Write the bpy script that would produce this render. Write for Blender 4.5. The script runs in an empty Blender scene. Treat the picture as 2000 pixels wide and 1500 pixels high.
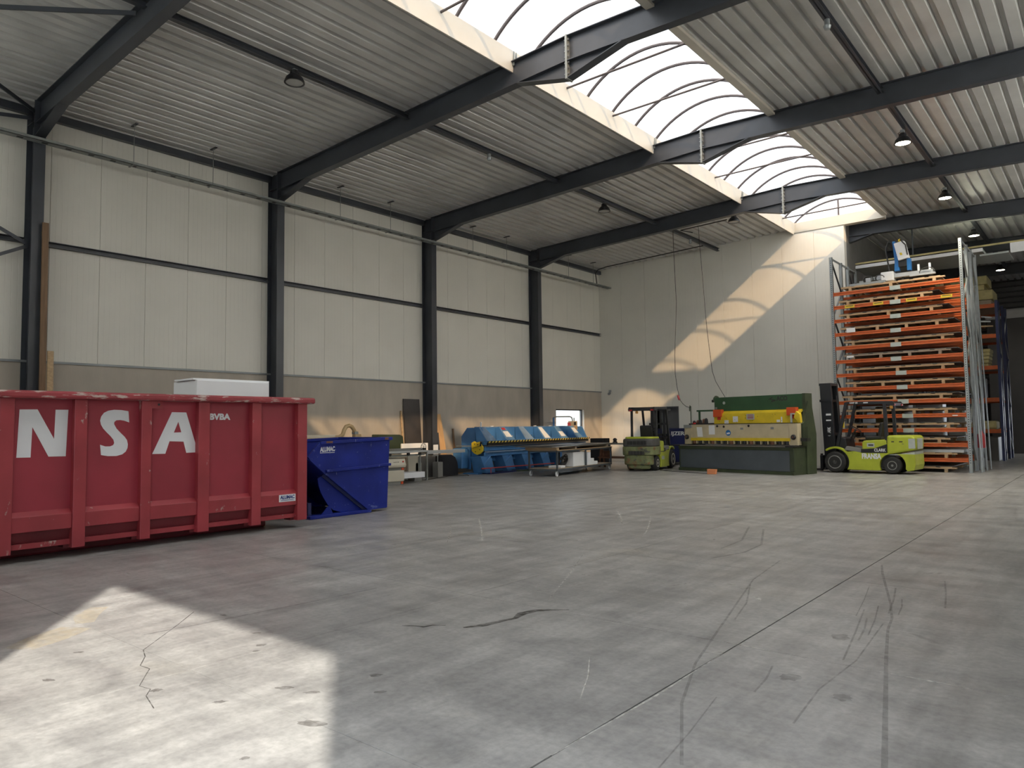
import bpy, bmesh, math, random
from mathutils import Vector, Matrix
random.seed(11)
S = bpy.context.scene
COL = S.collection
PI = math.pi

# ------------------------------------------------------------------ camera
def set_camera():
    yaw, p, r = math.radians(39.7516), math.radians(3.4283), math.radians(-.7227)
    F = Vector((-math.sin(yaw)*math.cos(p), math.cos(yaw)*math.cos(p), math.sin(p)))
    rt = Vector((math.cos(yaw), math.sin(yaw), 0)); up = rt.cross(F)
    A = rt*math.cos(r) + up*math.sin(r); B = -rt*math.sin(r) + up*math.cos(r)
    cd = bpy.data.cameras.new('camera'); c = bpy.data.objects.new('camera', cd); COL.objects.link(c)
    cd.sensor_fit = 'HORIZONTAL'; cd.sensor_width = 36; cd.lens = 1412.85/2000*36
    cd.clip_start = .05; cd.clip_end = 500
    m = Matrix((A, B, -F)).transposed().to_4x4(); m.translation = Vector((18.4, 0, 1.6))
    c.matrix_world = m; S.camera = c
set_camera()
# ------------------------------------------------------------------ sky, sun, exposure
SKY = 3.6
w = bpy.data.worlds.new('sky'); S.world = w; w.use_nodes = True
wn = w.node_tree; wn.nodes.clear()
wo = wn.nodes.new('ShaderNodeOutputWorld'); wb = wn.nodes.new('ShaderNodeBackground')
wt = wn.nodes.new('ShaderNodeTexCoord'); wz = wn.nodes.new('ShaderNodeTexNoise'); wr = wn.nodes.new('ShaderNodeValToRGB')
wz.inputs['Scale'].default_value = 2.2; wz.inputs['Detail'].default_value = 6
wr.color_ramp.elements[0].position = .3; wr.color_ramp.elements[0].color = (.74, .86, 1.0, 1)
wr.color_ramp.elements[1].position = .7; wr.color_ramp.elements[1].color = (.95, .97, 1.0, 1)
wn.links.new(wt.outputs['Generated'], wz.inputs['Vector']); wn.links.new(wz.outputs['Fac'], wr.inputs['Fac'])
wn.links.new(wr.outputs['Color'], wb.inputs['Color']); wb.inputs['Strength'].default_value = SKY
wn.links.new(wb.outputs[0], wo.inputs['Surface'])
sd = bpy.data.lights.new('sun', 'SUN'); sd.energy = 5.8; sd.angle = math.radians(1.0); sd.color = (1.0, .93, .82)
so = bpy.data.objects.new('sun', sd); COL.objects.link(so); so.location = (40, -20, 30)
so.rotation_euler = Vector((-.796, .605, -.62)).to_track_quat('-Z', 'Y').to_euler()
def portal(name, loc, rot, sx, sy):
    d = bpy.data.lights.new(name, 'AREA'); d.shape = 'RECTANGLE'; d.size = sx; d.size_y = sy
    d.cycles.is_portal = True
    o = bpy.data.objects.new(name, d); COL.objects.link(o); o.location = loc; o.rotation_euler = rot
portal('rooflight_portal', (10.65, 14.7, 9.43), (0, 0, 0), 3.2, 28)
portal('doorway_portal', (17.5, -.80, 2.12), (PI/2, 0, PI), 4.0, 4.25)
portal('added_far_opening_portal', (18.5, 46.6, 1.6), (PI/2, 0, 0), 3.8, 3.2)  # portal at the added, unseen opening in the far wall
S.view_settings.view_transform = 'Standard'; S.view_settings.look = 'None'
S.view_settings.exposure = 0.76; S.view_settings.gamma = 1.0; S.view_settings.use_curve_mapping = False
S.cycles.max_bounces = 10; S.cycles.diffuse_bounces = 6; S.cycles.glossy_bounces = 4
S.cycles.transparent_max_bounces = 12; S.cycles.sample_clamp_indirect = 8.0
S.cycles.caustics_reflective = False; S.cycles.caustics_refractive = False

# ------------------------------------------------------------------ materials
def mat(name, col, rough=.5, metal=0.0, var=.12, vs=1.5, bump=0.0, bs=60.0, scuff=None, scuff2=None,
        spec=.5, stretch=(1, 1, 1), emit=None, coat=0.0, alpha=None):
    m = bpy.data.materials.new(name); m.use_nodes = True
    nt = m.node_tree; N = nt.nodes; L = nt.links; b = N['Principled BSDF']
    b.inputs['Metallic'].default_value = metal; b.inputs['Roughness'].default_value = rough
    b.inputs['Specular IOR Level'].default_value = spec; b.inputs['Coat Weight'].default_value = coat
    g = N.new('ShaderNodeNewGeometry'); mp = N.new('ShaderNodeMapping'); mp.inputs['Scale'].default_value = stretch
    L.new(g.outputs['Position'], mp.inputs['Vector'])
    nz = N.new('ShaderNodeTexNoise'); nz.inputs['Scale'].default_value = vs; nz.inputs['Detail'].default_value = 7
    L.new(mp.outputs[0], nz.inputs['Vector'])
    rp = N.new('ShaderNodeValToRGB')
    c = Vector(col)
    rp.color_ramp.elements[0].position = .3; rp.color_ramp.elements[0].color = (*[max(0, x*(1-var)) for x in c], 1)
    rp.color_ramp.elements[1].position = .7; rp.color_ramp.elements[1].color = (*[min(1, x*(1+var)) for x in c], 1)
    L.new(nz.outputs['Fac'], rp.inputs['Fac']); out = rp.outputs['Color']
    for sc in (scuff, scuff2):
        if not sc: continue
        scol, sscale, thr, st = sc
        mp2 = N.new('ShaderNodeMapping'); mp2.inputs['Scale'].default_value = st; L.new(g.outputs['Position'], mp2.inputs['Vector'])
        n2 = N.new('ShaderNodeTexNoise'); n2.inputs['Scale'].default_value = sscale; n2.inputs['Detail'].default_value = 5
        n2.inputs['Roughness'].default_value = .65
        L.new(mp2.outputs[0], n2.inputs['Vector'])
        r2 = N.new('ShaderNodeValToRGB'); r2.color_ramp.elements[0].position = thr; r2.color_ramp.elements[1].position = min(1, thr+.05)
        L.new(n2.outputs['Fac'], r2.inputs['Fac'])
        mx = N.new('ShaderNodeMix'); mx.data_type = 'RGBA'; L.new(r2.outputs['Color'], mx.inputs[0])
        L.new(out, mx.inputs[6]); mx.inputs[7].default_value = (*scol, 1); out = mx.outputs[2]
    L.new(out, b.inputs['Base Color'])
    if bump:
        n3 = N.new('ShaderNodeTexNoise'); n3.inputs['Scale'].default_value = bs; n3.inputs['Detail'].default_value = 4
        L.new(mp.outputs[0], n3.inputs['Vector'])
        bp = N.new('ShaderNodeBump'); bp.inputs['Strength'].default_value = bump; bp.inputs['Distance'].default_value = .01
        L.new(n3.outputs['Fac'], bp.inputs['Height']); L.new(bp.outputs[0], b.inputs['Normal'])
    if emit:
        b.inputs['Emission Color'].default_value = (*emit[0], 1); b.inputs['Emission Strength'].default_value = emit[1]
    if alpha is not None: b.inputs['Alpha'].default_value = alpha
    return m

def floor_mat():
    m = bpy.data.materials.new('polished_concrete'); m.use_nodes = True
    nt = m.node_tree; N = nt.nodes; L = nt.links; b = N['Principled BSDF']
    g = N.new('ShaderNodeNewGeometry')
    def noise(scale, st=(1, 1, 1), det=8, rough=.6, dist=0, rot=0):
        mp = N.new('ShaderNodeMapping'); mp.inputs['Scale'].default_value = st; mp.inputs['Rotation'].default_value = (0, 0, rot)
        L.new(g.outputs['Position'], mp.inputs['Vector'])
        n = N.new('ShaderNodeTexNoise'); n.inputs['Scale'].default_value = scale; n.inputs['Detail'].default_value = det
        n.inputs['Roughness'].default_value = rough; n.inputs['Distortion'].default_value = dist
        L.new(mp.outputs[0], n.inputs['Vector']); return n.outputs['Fac']
    def ramp(fac, p0, c0, p1, c1):
        r = N.new('ShaderNodeValToRGB'); r.color_ramp.elements[0].position = p0; r.color_ramp.elements[0].color = (*c0, 1)
        r.color_ramp.elements[1].position = p1; r.color_ramp.elements[1].color = (*c1, 1); L.new(fac, r.inputs['Fac']); return r.outputs['Color']
    def mul(a, c, f=1.0):
        x = N.new('ShaderNodeMix'); x.data_type = 'RGBA'; x.blend_type = 'MULTIPLY'; x.inputs[0].default_value = f
        L.new(a, x.inputs[6]); L.new(c, x.inputs[7]); return x.outputs[2]
    base = ramp(noise(.35, det=6), .3, (.335, .33, .325), .7, (.45, .445, .435))
    base = mul(base, ramp(noise(2.2, dist=.6), .3, (.70, .70, .70), .72, (1.10, 1.10, 1.09)))
    base = mul(base, ramp(noise(1.6, (3.2, .35, 1), rot=.35), .35, (.78, .78, .78), .62, (1.06, 1.06, 1.06)))
    base = mul(base, ramp(noise(1.2, (.3, 2.6, 1), rot=-.5), .3, (.82, .82, .83), .6, (1.06, 1.06, 1.06)))
    base = mul(base, ramp(noise(22, det=6), .25, (.76, .76, .76), .62, (1.04, 1.04, 1.04)))
    base = mul(base, ramp(noise(1.1, dist=1.2), .27, (.62, .61, .60), .33, (1, 1, 1)), .8)
    base = mul(base, ramp(noise(.5, rot=1.0, dist=.4), .6, (1, 1, 1), .75, (1.04, 1.0, .90)))
    L.new(base, b.inputs['Base Color'])
    rr = ramp(noise(1.4, dist=.7), .3, (.30,)*3, .7, (.46,)*3); L.new(rr, b.inputs['Roughness'])
    b.inputs['Specular IOR Level'].default_value = .5
    bp = N.new('ShaderNodeBump'); bp.inputs['Strength'].default_value = .12; bp.inputs['Distance'].default_value = .004
    L.new(noise(9, det=6), bp.inputs['Height']); L.new(bp.outputs[0], b.inputs['Normal'])
    return m

def sheet_mat(name, clear, scat):
    """fibre-reinforced translucent rooflight sheet: part clear, part scattering"""
    m = bpy.data.materials.new(name); m.use_nodes = True
    nt = m.node_tree; N = nt.nodes; L = nt.links; N.clear()
    o = N.new('ShaderNodeOutputMaterial'); a = N.new('ShaderNodeAddShader')
    t = N.new('ShaderNodeBsdfTransparent')
    lw = N.new('ShaderNodeLayerWeight'); lw.inputs['Blend'].default_value = .5     # less gets through at grazing angles
    tr = N.new('ShaderNodeValToRGB'); tr.color_ramp.elements[0].position = .25; tr.color_ramp.elements[0].color = (*clear, 1)
    tr.color_ramp.elements[1].position = .95; tr.color_ramp.elements[1].color = (clear[0]*.25, clear[1]*.25, clear[2]*.25, 1)
    L.new(lw.outputs['Facing'], tr.inputs['Fac']); L.new(tr.outputs['Color'], t.inputs[0])
    d = N.new('ShaderNodeBsdfTranslucent')
    g = N.new('ShaderNodeNewGeometry'); n = N.new('ShaderNodeTexNoise'); n.inputs['Scale'].default_value = 1.3; n.inputs['Detail'].default_value = 5
    L.new(g.outputs['Position'], n.inputs['Vector'])
    r = N.new('ShaderNodeValToRGB'); r.color_ramp.elements[0].position = .3; r.color_ramp.elements[0].color = (scat[0]*.93, scat[1]*.93, scat[2]*.93, 1)
    r.color_ramp.elements[1].position = .7; r.color_ramp.elements[1].color = (scat[0]*1.07, scat[1]*1.07, scat[2]*1.07, 1)
    L.new(n.outputs['Fac'], r.inputs['Fac']); L.new(r.outputs['Color'], d.inputs[0])
    L.new(t.outputs[0], a.inputs[0]); L.new(d.outputs[0], a.inputs[1]); L.new(a.outputs[0], o.inputs['Surface'])
    return m
def glass_mat():
    m = bpy.data.materials.new('window_glass'); m.use_nodes = True
    N = m.node_tree.nodes; L = m.node_tree.links; N.clear()
    o = N.new('ShaderNodeOutputMaterial'); x = N.new('ShaderNodeMixShader'); x.inputs[0].default_value = .08
    t = N.new('ShaderNodeBsdfTransparent'); g = N.new('ShaderNodeBsdfGlossy'); g.inputs['Roughness'].default_value = .02
    t.inputs[0].default_value = (.95, .97, .97, 1)
    L.new(t.outputs[0], x.inputs[1]); L.new(g.outputs[0], x.inputs[2]); L.new(x.outputs[0], o.inputs['Surface'])
    return m
def stripe_mat():
    m = bpy.data.materials.new('hazard_stripes'); m.use_nodes = True
    N = m.node_tree.nodes; L = m.node_tree.links; b = N['Principled BSDF']; b.inputs['Roughness'].default_value = .5
    t = N.new('ShaderNodeTexCoord'); mp = N.new('ShaderNodeMapping'); mp.inputs['Rotation'].default_value = (PI/4, 0, 0)
    wv = N.new('ShaderNodeTexWave'); wv.bands_direction = 'Y'; wv.inputs['Scale'].default_value = 2.2; wv.inputs['Distortion'].default_value = 0
    r = N.new('ShaderNodeValToRGB'); r.color_ramp.interpolation = 'CONSTANT'
    r.color_ramp.elements[0].color = (.02, .02, .02, 1); r.color_ramp.elements[1].position = .5; r.color_ramp.elements[1].color = (.62, .47, .08, 1)
    L.new(t.outputs['Object'], mp.inputs[0]); L.new(mp.outputs[0], wv.inputs[0]); L.new(wv.outputs['Fac'], r.inputs[0]); L.new(r.outputs[0], b.inputs['Base Color'])
    return m
def mark_mat(name, col, op):
    m = bpy.data.materials.new(name); m.use_nodes = True
    N = m.node_tree.nodes; L = m.node_tree.links; b = N['Principled BSDF']; b.inputs['Base Color'].default_value = (*col, 1)
    b.inputs['Roughness'].default_value = .4
    g = N.new('ShaderNodeNewGeometry'); n = N.new('ShaderNodeTexNoise'); n.inputs['Scale'].default_value = 14; n.inputs['Detail'].default_value = 6
    L.new(g.outputs['Position'], n.inputs['Vector'])
    r = N.new('ShaderNodeMapRange'); r.inputs[1].default_value = .3; r.inputs[2].default_value = .65; r.inputs[3].default_value = op*.25; r.inputs[4].default_value = op
    L.new(n.outputs['Fac'], r.inputs[0]); L.new(r.outputs[0], b.inputs['Alpha'])
    return m

SC = (.42, .30, .28)
MT = dict(
    floor=floor_mat(), rooflight=sheet_mat('translucent_rooflight', (.31, .222, .135), (.235, .266, .30)), added_band_gable=sheet_mat('added_opal_sheet_gable', (0, 0, 0), (.55, .55, .53)), lightband=sheet_mat('added_opal_sheet', (0, 0, 0), (.92, .90, .86)), glass=glass_mat(), stripes=stripe_mat(),  # the two opal sheets glaze added, unseen bands that brighten the hall
    joint=mat('joint_filler', (.10, .095, .09), .8, var=.5, vs=6),
    steel=mat('anthracite_steel', (.046, .052, .064), .36, var=.15),
    panel=mat('white_wall_panel', (.735, .715, .65), .45, var=.04, vs=.7),
    cream=mat('cream_curb', (.62, .58, .50), .5, var=.04),
    deck=mat('galvanised_roof_deck', (.62, .62, .605), .33, metal=.25, var=.10, vs=1.1, bump=.06, bs=8),
    concrete=mat('plinth_concrete', (.45, .405, .345), .75, var=.10, vs=2.0, bump=.15, bs=30, stretch=(1, 1, .35)),
    flash=mat('grey_flashing', (.26, .28, .29), .45, metal=.3),
    galv=mat('galvanised_steel', (.34, .37, .38), .45, metal=.5, var=.12, vs=5),
    galv_dull=mat('dull_galvanised', (.27, .29, .28), .5, metal=.4, var=.12, vs=5),
    rib=mat('rooflight_rib', (.10, .085, .085), .45),
    red=mat('worn_red_paint', (.30, .031, .050), .42, var=.16, vs=1.2, scuff=(SC, 3.0, .71, (1, 1, 1)), scuff2=((.36, .16, .15), 5, .70, (1, 6, 1.2))),
    red_rib=mat('worn_red_rib', (.32, .040, .052), .42, var=.16, vs=2, scuff=(SC, 6.0, .64, (1, 1, .6))),
    red_rail=mat('scratched_red_rail', (.29, .042, .052), .45, var=.2, vs=3, scuff=((.50, .40, .37), 9.0, .55, (1.2, .35, 2.0))),
    red_dark=mat('red_underside', (.15, .018, .025), .5, var=.2, vs=2, scuff=((.26, .12, .11), 4, .68, (1, 2, 1))),
    white=mat('white_vinyl', (.72, .74, .77), .45, var=.03),
    foam=mat('white_foam', (.80, .82, .84), .6, var=.03),
    blue=mat('worn_blue_paint', (.010, .022, .21), .5, var=.2, vs=2, spec=.25, scuff=((.10, .13, .36), 5, .63, (1, 1, 1.5)), scuff2=((.32, .34, .42), 12, .685, (1, 2, .5))),
    blue_dk=mat('dark_blue_steel', (.010, .016, .085), .45, var=.2, scuff=((.10, .11, .15), 5, .66, (1, 1, 1))),
    folder_blue=mat('machine_blue', (.065, .20, .44), .45, var=.12, vs=3, scuff=((.15, .22, .30), 5, .70, (1, 1, 1))),
    folder_mid=mat('machine_blue_pale', (.12, .25, .44), .5, var=.15, vs=4),  # paler blue for most of the clamp arms
    folder_lt=mat('machine_blue_dusty', (.20, .29, .42), .5, var=.2, vs=4),
    dark=mat('black_rubber', (.018, .018, .02), .6, var=.2),
    tyre=mat('tyre_rubber', (.022, .022, .022), .75, var=.25, vs=8, bump=.2, bs=40),
    black=mat('black_paint', (.016, .017, .021), .38, var=.15),
    lime=mat('lime_paint', (.40, .46, .035), .38, var=.1, vs=3, scuff=((.16, .17, .06), 5, .66, (1, 1, 2))),
    lime_dirty=mat('dirty_lime_counterweight', (.17, .19, .085), .6, var=.35, vs=5, scuff=((.20, .10, .045), 4, .56, (1, 1, 1)), scuff2=((.06, .065, .06), 3, .58, (1, 1, 2))),
    grey_dirty=mat('dirty_grey_cowl', (.075, .075, .072), .5, var=.3, vs=4, scuff=((.22, .24, .08), 6, .66, (1, 1, 1))),
    rim=mat('cream_wheel_rim', (.55, .53, .45), .5, var=.15, vs=8),
    rim_dk=mat('grey_wheel_rim', (.20, .20, .19), .5, var=.3, vs=8),
    sgreen=mat('shear_green', (.030, .085, .038), .5, var=.15, vs=2),
    sgreen_dk=mat('shear_dark_green', (.040, .055, .028), .55, var=.25, vs=3, scuff=((.09, .09, .06), 8, .68, (1, 1, 1))),
    sgrey=mat('shear_grey', (.072, .086, .10), .5, var=.12, vs=1.6),
    beige=mat('worn_beige', (.50, .43, .29), .55, var=.12, vs=3, scuff=((.24, .20, .14), 5, .66, (1, 1, .6))),
    yellow=mat('yellow_paint', (.68, .50, .025), .45, var=.1, vs=4, scuff=((.20, .15, .03), 18, .71, (1, 1, 1))),
    orange_box=mat('orange_box', (.62, .085, .02), .5),
    orange=mat('rack_orange', (.52, .105, .022), .42, var=.12, vs=6),
    wood=mat('pine_wood', (.47, .33, .19), .65, var=.18, vs=4, stretch=(.4, 3, 6)),
    wood_grey=mat('grey_wood', (.34, .28, .21), .7, var=.2, vs=4, stretch=(.4, 3, 6)),
    wood_dk=mat('brown_wood', (.20, .12, .065), .6, var=.2, vs=5, stretch=(4, 4, .4)),
    ply=mat('warm_plywood', (.55, .34, .16), .6, var=.1, vs=4, stretch=(3, 3, .4)),
    dkboard=mat('dark_board', (.055, .048, .045), .5, var=.25, vs=1.5),
    sheetm=mat('sheet_metal', (.30, .31, .31), .35, metal=.7, var=.1),
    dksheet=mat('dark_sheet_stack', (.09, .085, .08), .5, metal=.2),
    alu=mat('aluminium', (.50, .52, .53), .38, metal=.6, var=.06),
    sawbeige=mat('saw_cabinet_beige', (.58, .54, .44), .5, var=.05),
    sawgrey=mat('saw_grey', (.20, .20, .19), .5),
    dkgreen=mat('dark_green_cover', (.028, .045, .024), .7, var=.2),
    hose=mat('tan_hose', (.50, .36, .19), .55),
    redbar=mat('red_bar', (.42, .045, .05), .45),
    rust=mat('rusty_iron', (.16, .075, .045), .8, var=.4, vs=6),
    paper=mat('paper', (.75, .76, .78), .7, var=.02),
    bluesign=mat('blue_sign', (.02, .16, .45), .4),
    glass_dk=mat('dark_opening', (.02, .02, .02), .5),
    plate=mat('label_plate', (.42, .46, .44), .5, var=.06, vs=10),
    sticker=mat('yellow_sticker', (.66, .46, .03), .5, var=.05),
    ink=mat('dark_ink', (.03, .028, .03), .6),
    inkblue=mat('blue_ink', (.03, .05, .22), .6),
    navy=mat('navy_rack', (.012, .020, .085), .4, var=.15),
    insul=mat('yellow_insulation', (.48, .42, .20), .8, var=.15, vs=6),
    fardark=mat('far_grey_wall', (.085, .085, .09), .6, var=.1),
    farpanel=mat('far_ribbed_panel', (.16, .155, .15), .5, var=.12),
    film=mat('plastic_film', (.62, .63, .65), .3, var=.1, bump=.5, bs=8),
    asphalt=mat('yard_concrete', (.36, .35, .33), .8, var=.1),
    outwhite=mat('white_cladding', (.78, .80, .82), .5),
    chock=mat('orange_chock', (.72, .27, .12), .6),
    rope=mat('cable_black', (.03, .028, .028), .6),
    bolt=mat('bolt_steel', (.30, .31, .33), .35, metal=.7),
    lampglass=mat('lamp_glass', (.45, .45, .43), .15),
    lamplit=mat('lit_lamp_glass', (.8, .75, .6), .3, emit=((1.0, .90, .66), 22.0)),
    rubble=mat('mixed_rubble', (.13, .11, .10), .8, var=.6, vs=7),
    amber=mat('amber_beacon', (.62, .30, .06), .3),
    tail=mat('red_lens', (.55, .03, .025), .3),
    tyremark=mark_mat('tyre_mark', (.11, .11, .11), .30), stain=mark_mat('oil_stain', (.05, .045, .04), .7),
    spot=mark_mat('grey_spot', (.16, .15, .14), .55), chalk=mark_mat('pale_scratch', (.75, .74, .70), .75), tan=mark_mat('tan_stain', (.70, .58, .38), .30),
)

# ------------------------------------------------------------------ mesh helpers
ORG = {}
class MB:
    def __init__(s): s.v = []; s.f = []
    def add(s, vs, fs):
        n = len(s.v); s.v += [tuple(p) for p in vs]; s.f += [tuple(i+n for i in f) for f in fs]; return s
    def box(s, x0, y0, z0, x1, y1, z1):
        return s.add([(x0,y0,z0),(x1,y0,z0),(x1,y1,z0),(x0,y1,z0),(x0,y0,z1),(x1,y0,z1),(x1,y1,z1),(x0,y1,z1)],
                     [(0,3,2,1),(4,5,6,7),(0,1,5,4),(1,2,6,5),(2,3,7,6),(3,0,4,7)])
    def prism(s, poly, axis, a, b):
        """poly 2d, extruded along axis from a to b ('x': poly=(y,z); 'y': (x,z); 'z': (x,y))"""
        def P(p, h): return {'x': (h, p[0], p[1]), 'y': (p[0], h, p[1]), 'z': (p[0], p[1], h)}[axis]
        n = len(poly)
        return s.add([P(p, a) for p in poly]+[P(p, b) for p in poly],
                     [tuple(range(n)), tuple(range(2*n-1, n-1, -1))]+[(i, (i+1) % n, n+(i+1) % n, n+i) for i in range(n)])
    def slab(s, a, b, width, thick, wdir):
        """bar from a to b, size 'width' along wdir and 'thick' across"""
        a, b, wd = Vector(a), Vector(b), Vector(wdir).normalized()
        d = (b-a).normalized(); t = d.cross(wd).normalized()*thick/2; wd = wd*width/2
        vs = [p+sx*wd+sy*t for p in (a, b) for sx, sy in ((-1,-1),(1,-1),(1,1),(-1,1))]
        return s.add(vs, [(0,1,2,3),(7,6,5,4)]+[(i, (i+1) % 4, 4+(i+1) % 4, 4+i) for i in range(4)])
    def tube(s, pts, r, n=8, cap=True):
        pts = [Vector(p) for p in pts]; rings = []; m = len(pts)
        rr = r if isinstance(r, (list, tuple)) else [r]*m
        ref = None
        for i, p in enumerate(pts):
            d = (pts[min(i+1, m-1)]-pts[max(i-1, 0)]).normalized()
            if ref is None: ref = Vector((0,0,1)) if abs(d.z) < .9 else Vector((1,0,0))
            x = ref.cross(d).normalized(); y = d.cross(x).normalized(); ref = y
            rings.append([p+rr[i]*(math.cos(2*PI*k/n)*x+math.sin(2*PI*k/n)*y) for k in range(n)])
        fs = [(i*n+k, i*n+(k+1) % n, (i+1)*n+(k+1) % n, (i+1)*n+k) for i in range(m-1) for k in range(n)]
        if cap: fs += [tuple(range(n-1, -1, -1)), tuple(range((m-1)*n, m*n))]
        return s.add([p for g in rings for p in g], fs)
    def lathe(s, prof, o, axis, n=20):
        """prof: [(radius, height)] around axis through o"""
        o = Vector(o); ax = Vector(axis).normalized(); ref = Vector((0,0,1)) if abs(ax.z) < .9 else Vector((1,0,0))
        x = ref.cross(ax).normalized(); y = ax.cross(x); m = len(prof)
        vs = [o+ax*h+r*(math.cos(2*PI*k/n)*x+math.sin(2*PI*k/n)*y) for r, h in prof for k in range(n)]
        fs = [(i*n+k, i*n+(k+1) % n, (i+1)*n+(k+1) % n, (i+1)*n+k) for i in range(m-1) for k in range(n)]
        fs += [tuple(range(n-1, -1, -1)), tuple(range((m-1)*n, m*n))]
        return s.add(vs, fs)
    def mesh(s, name, m, smooth=False):
        me = bpy.data.meshes.new(name); me.from_pydata(s.v, [], s.f)
        bm = bmesh.new(); bm.from_mesh(me); bmesh.ops.recalc_face_normals(bm, faces=bm.faces); bm.to_mesh(me); bm.free()
        if smooth:
            for p in me.polygons: p.use_smooth = True
        me.materials.append(MT[m] if isinstance(m, str) else m); return me
    def build(s, name, m, parent=None, bevel=0, smooth=False):
        if parent is None:
            xs, ys, zs = zip(*s.v); o0 = Vector(((min(xs)+max(xs))/2, (min(ys)+max(ys))/2, min(zs)))
        else: o0 = ORG.get(parent, Vector())
        s.v = [tuple(Vector(p)-o0) for p in s.v]
        o = bpy.data.objects.new(name, s.mesh(name, m, smooth)); COL.objects.link(o)
        if parent is None: o.location = o0
        else: o.parent = parent
        ORG[o] = o0
        if bevel:
            b = o.modifiers.new('bevel', 'BEVEL'); b.width = bevel; b.segments = 2; b.limit_method = 'ANGLE'; b.angle_limit = math.radians(40)
        if smooth:
            try: o.data.set_sharp_from_angle(angle=math.radians(40))
            except Exception: pass
        return o
def tag(o, label=None, cat=None, group=None, kind=None):
    if label: o['label'] = label
    if cat: o['category'] = cat
    if group: o['group'] = group
    if kind: o['kind'] = kind
    return o
def thing(name, label, cat, loc, rotz=0, group=None, local=False):
    """Empty at a thing's base; local=True: its parts are given in its own rotated frame, else in world coordinates"""
    o = bpy.data.objects.new(name, None); COL.objects.link(o); o.location = loc; o.rotation_euler = (0, 0, rotz)
    o.empty_display_size = .2; ORG[o] = Vector() if local else Vector(loc)
    return tag(o, label, cat, group)
def sthing(name, loc, label=None):
    o = bpy.data.objects.new(name, None); COL.objects.link(o); o.location = loc; ORG[o] = Vector(loc); return tag(o, label, kind='structure')
def part(name, m, parent, *boxes, bevel=0):
    b = MB()
    for q in boxes: b.box(*q)
    return b.build(name, m, parent, bevel)
def inst(src, parent, d):
    """copy of a part that shares its mesh, moved by d"""
    c = src.copy(); COL.objects.link(c); c.parent = parent; c.location = src.location+Vector(d); ORG[c] = ORG[src]; return c
def dup(root, loc, rotz=None, label=None, group=None):
    r = root.copy(); COL.objects.link(r); r.location = loc
    if rotz is not None: r.rotation_euler = (0, 0, rotz)
    if label: r['label'] = label
    if group: r['group'] = group
    for ch in list(root.children):
        c = ch.copy(); COL.objects.link(c); c.parent = r
        for g in list(ch.children):
            d = g.copy(); COL.objects.link(d); d.parent = c
    return r
def text(txt, size, origin, xdir, ydir, m, parent, name='lettering', bold=.0, depth=.003, width=None, shear=0):
    cu = bpy.data.curves.new('t', 'FONT'); cu.body = txt; cu.size = size; cu.extrude = depth/2; cu.offset = bold; cu.shear = shear
    cu.resolution_u = 3
    to = bpy.data.objects.new('t', cu); COL.objects.link(to)
    me = bpy.data.meshes.new_from_object(to.evaluated_get(bpy.context.evaluated_depsgraph_get())); bpy.data.objects.remove(to)
    xs = [v.co.x for v in me.vertices]; x0, x1 = min(xs), max(xs); k = 1 if width is None else width/(x1-x0)
    X, Y = Vector(xdir).normalized(), Vector(ydir).normalized(); Zd = X.cross(Y); o = Vector(origin)-ORG.get(parent, Vector())
    for v in me.vertices: v.co = o+X*((v.co.x-x0)*k)+Y*v.co.y+Zd*(v.co.z+depth/2)
    me.materials.clear(); me.materials.append(MT[m])
    ob = bpy.data.objects.new(name, me); COL.objects.link(ob); ob.parent = parent; ORG[ob] = ORG.get(parent, Vector()); return ob
ORD = ['first', 'second', 'third', 'fourth', 'fifth', 'sixth', 'seventh', 'eighth', 'ninth', 'tenth', 'eleventh', 'twelfth', 'thirteenth', 'fourteenth', 'fifteenth', 'sixteenth', 'seventeenth', 'eighteenth', 'nineteenth', 'twentieth']

# ================================================================== THE HALL
FY = [-.63+6*i for i in range(8)]
YB, YE, XW = 28.6, 46.5, 21.0          # back wall, far end, right wall
def zr(x): return 8.9+.0333*min(x, 21-x)

# ---- floor: slabs parted by sawn joints
fl = sthing('floor', (10.5, 20, -.2))
part('joint_filler', 'joint', fl, (-.2, -.9, -.2, 21.2, YE+.2, -.006))
jx = [0, 2.75, 5.45, 8.15, 10.85, 13.54, 16.21, 18.9, XW]
jy = [-.85, 2.42, 5.16, 7.92, 11.28, 14.1, 16.9, 19.7, 22.5, 25.3, 28.1, 30.9, 33.7, 36.5, 39.3, 42.1, 44.9, YE]
proto = {}
for i in range(len(jx)-1):
    for j in range(len(jy)-1):
        gx0 = .006 if abs(jx[i]-16.21) < .01 else .0022
        gx1 = .006 if abs(jx[i+1]-16.21) < .01 else .0022
        part('floor_slab', 'floor', fl, (jx[i]+gx0, jy[j]+.0025, -.15, jx[i+1]-gx1, jy[j+1]-.0025, 0))
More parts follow.
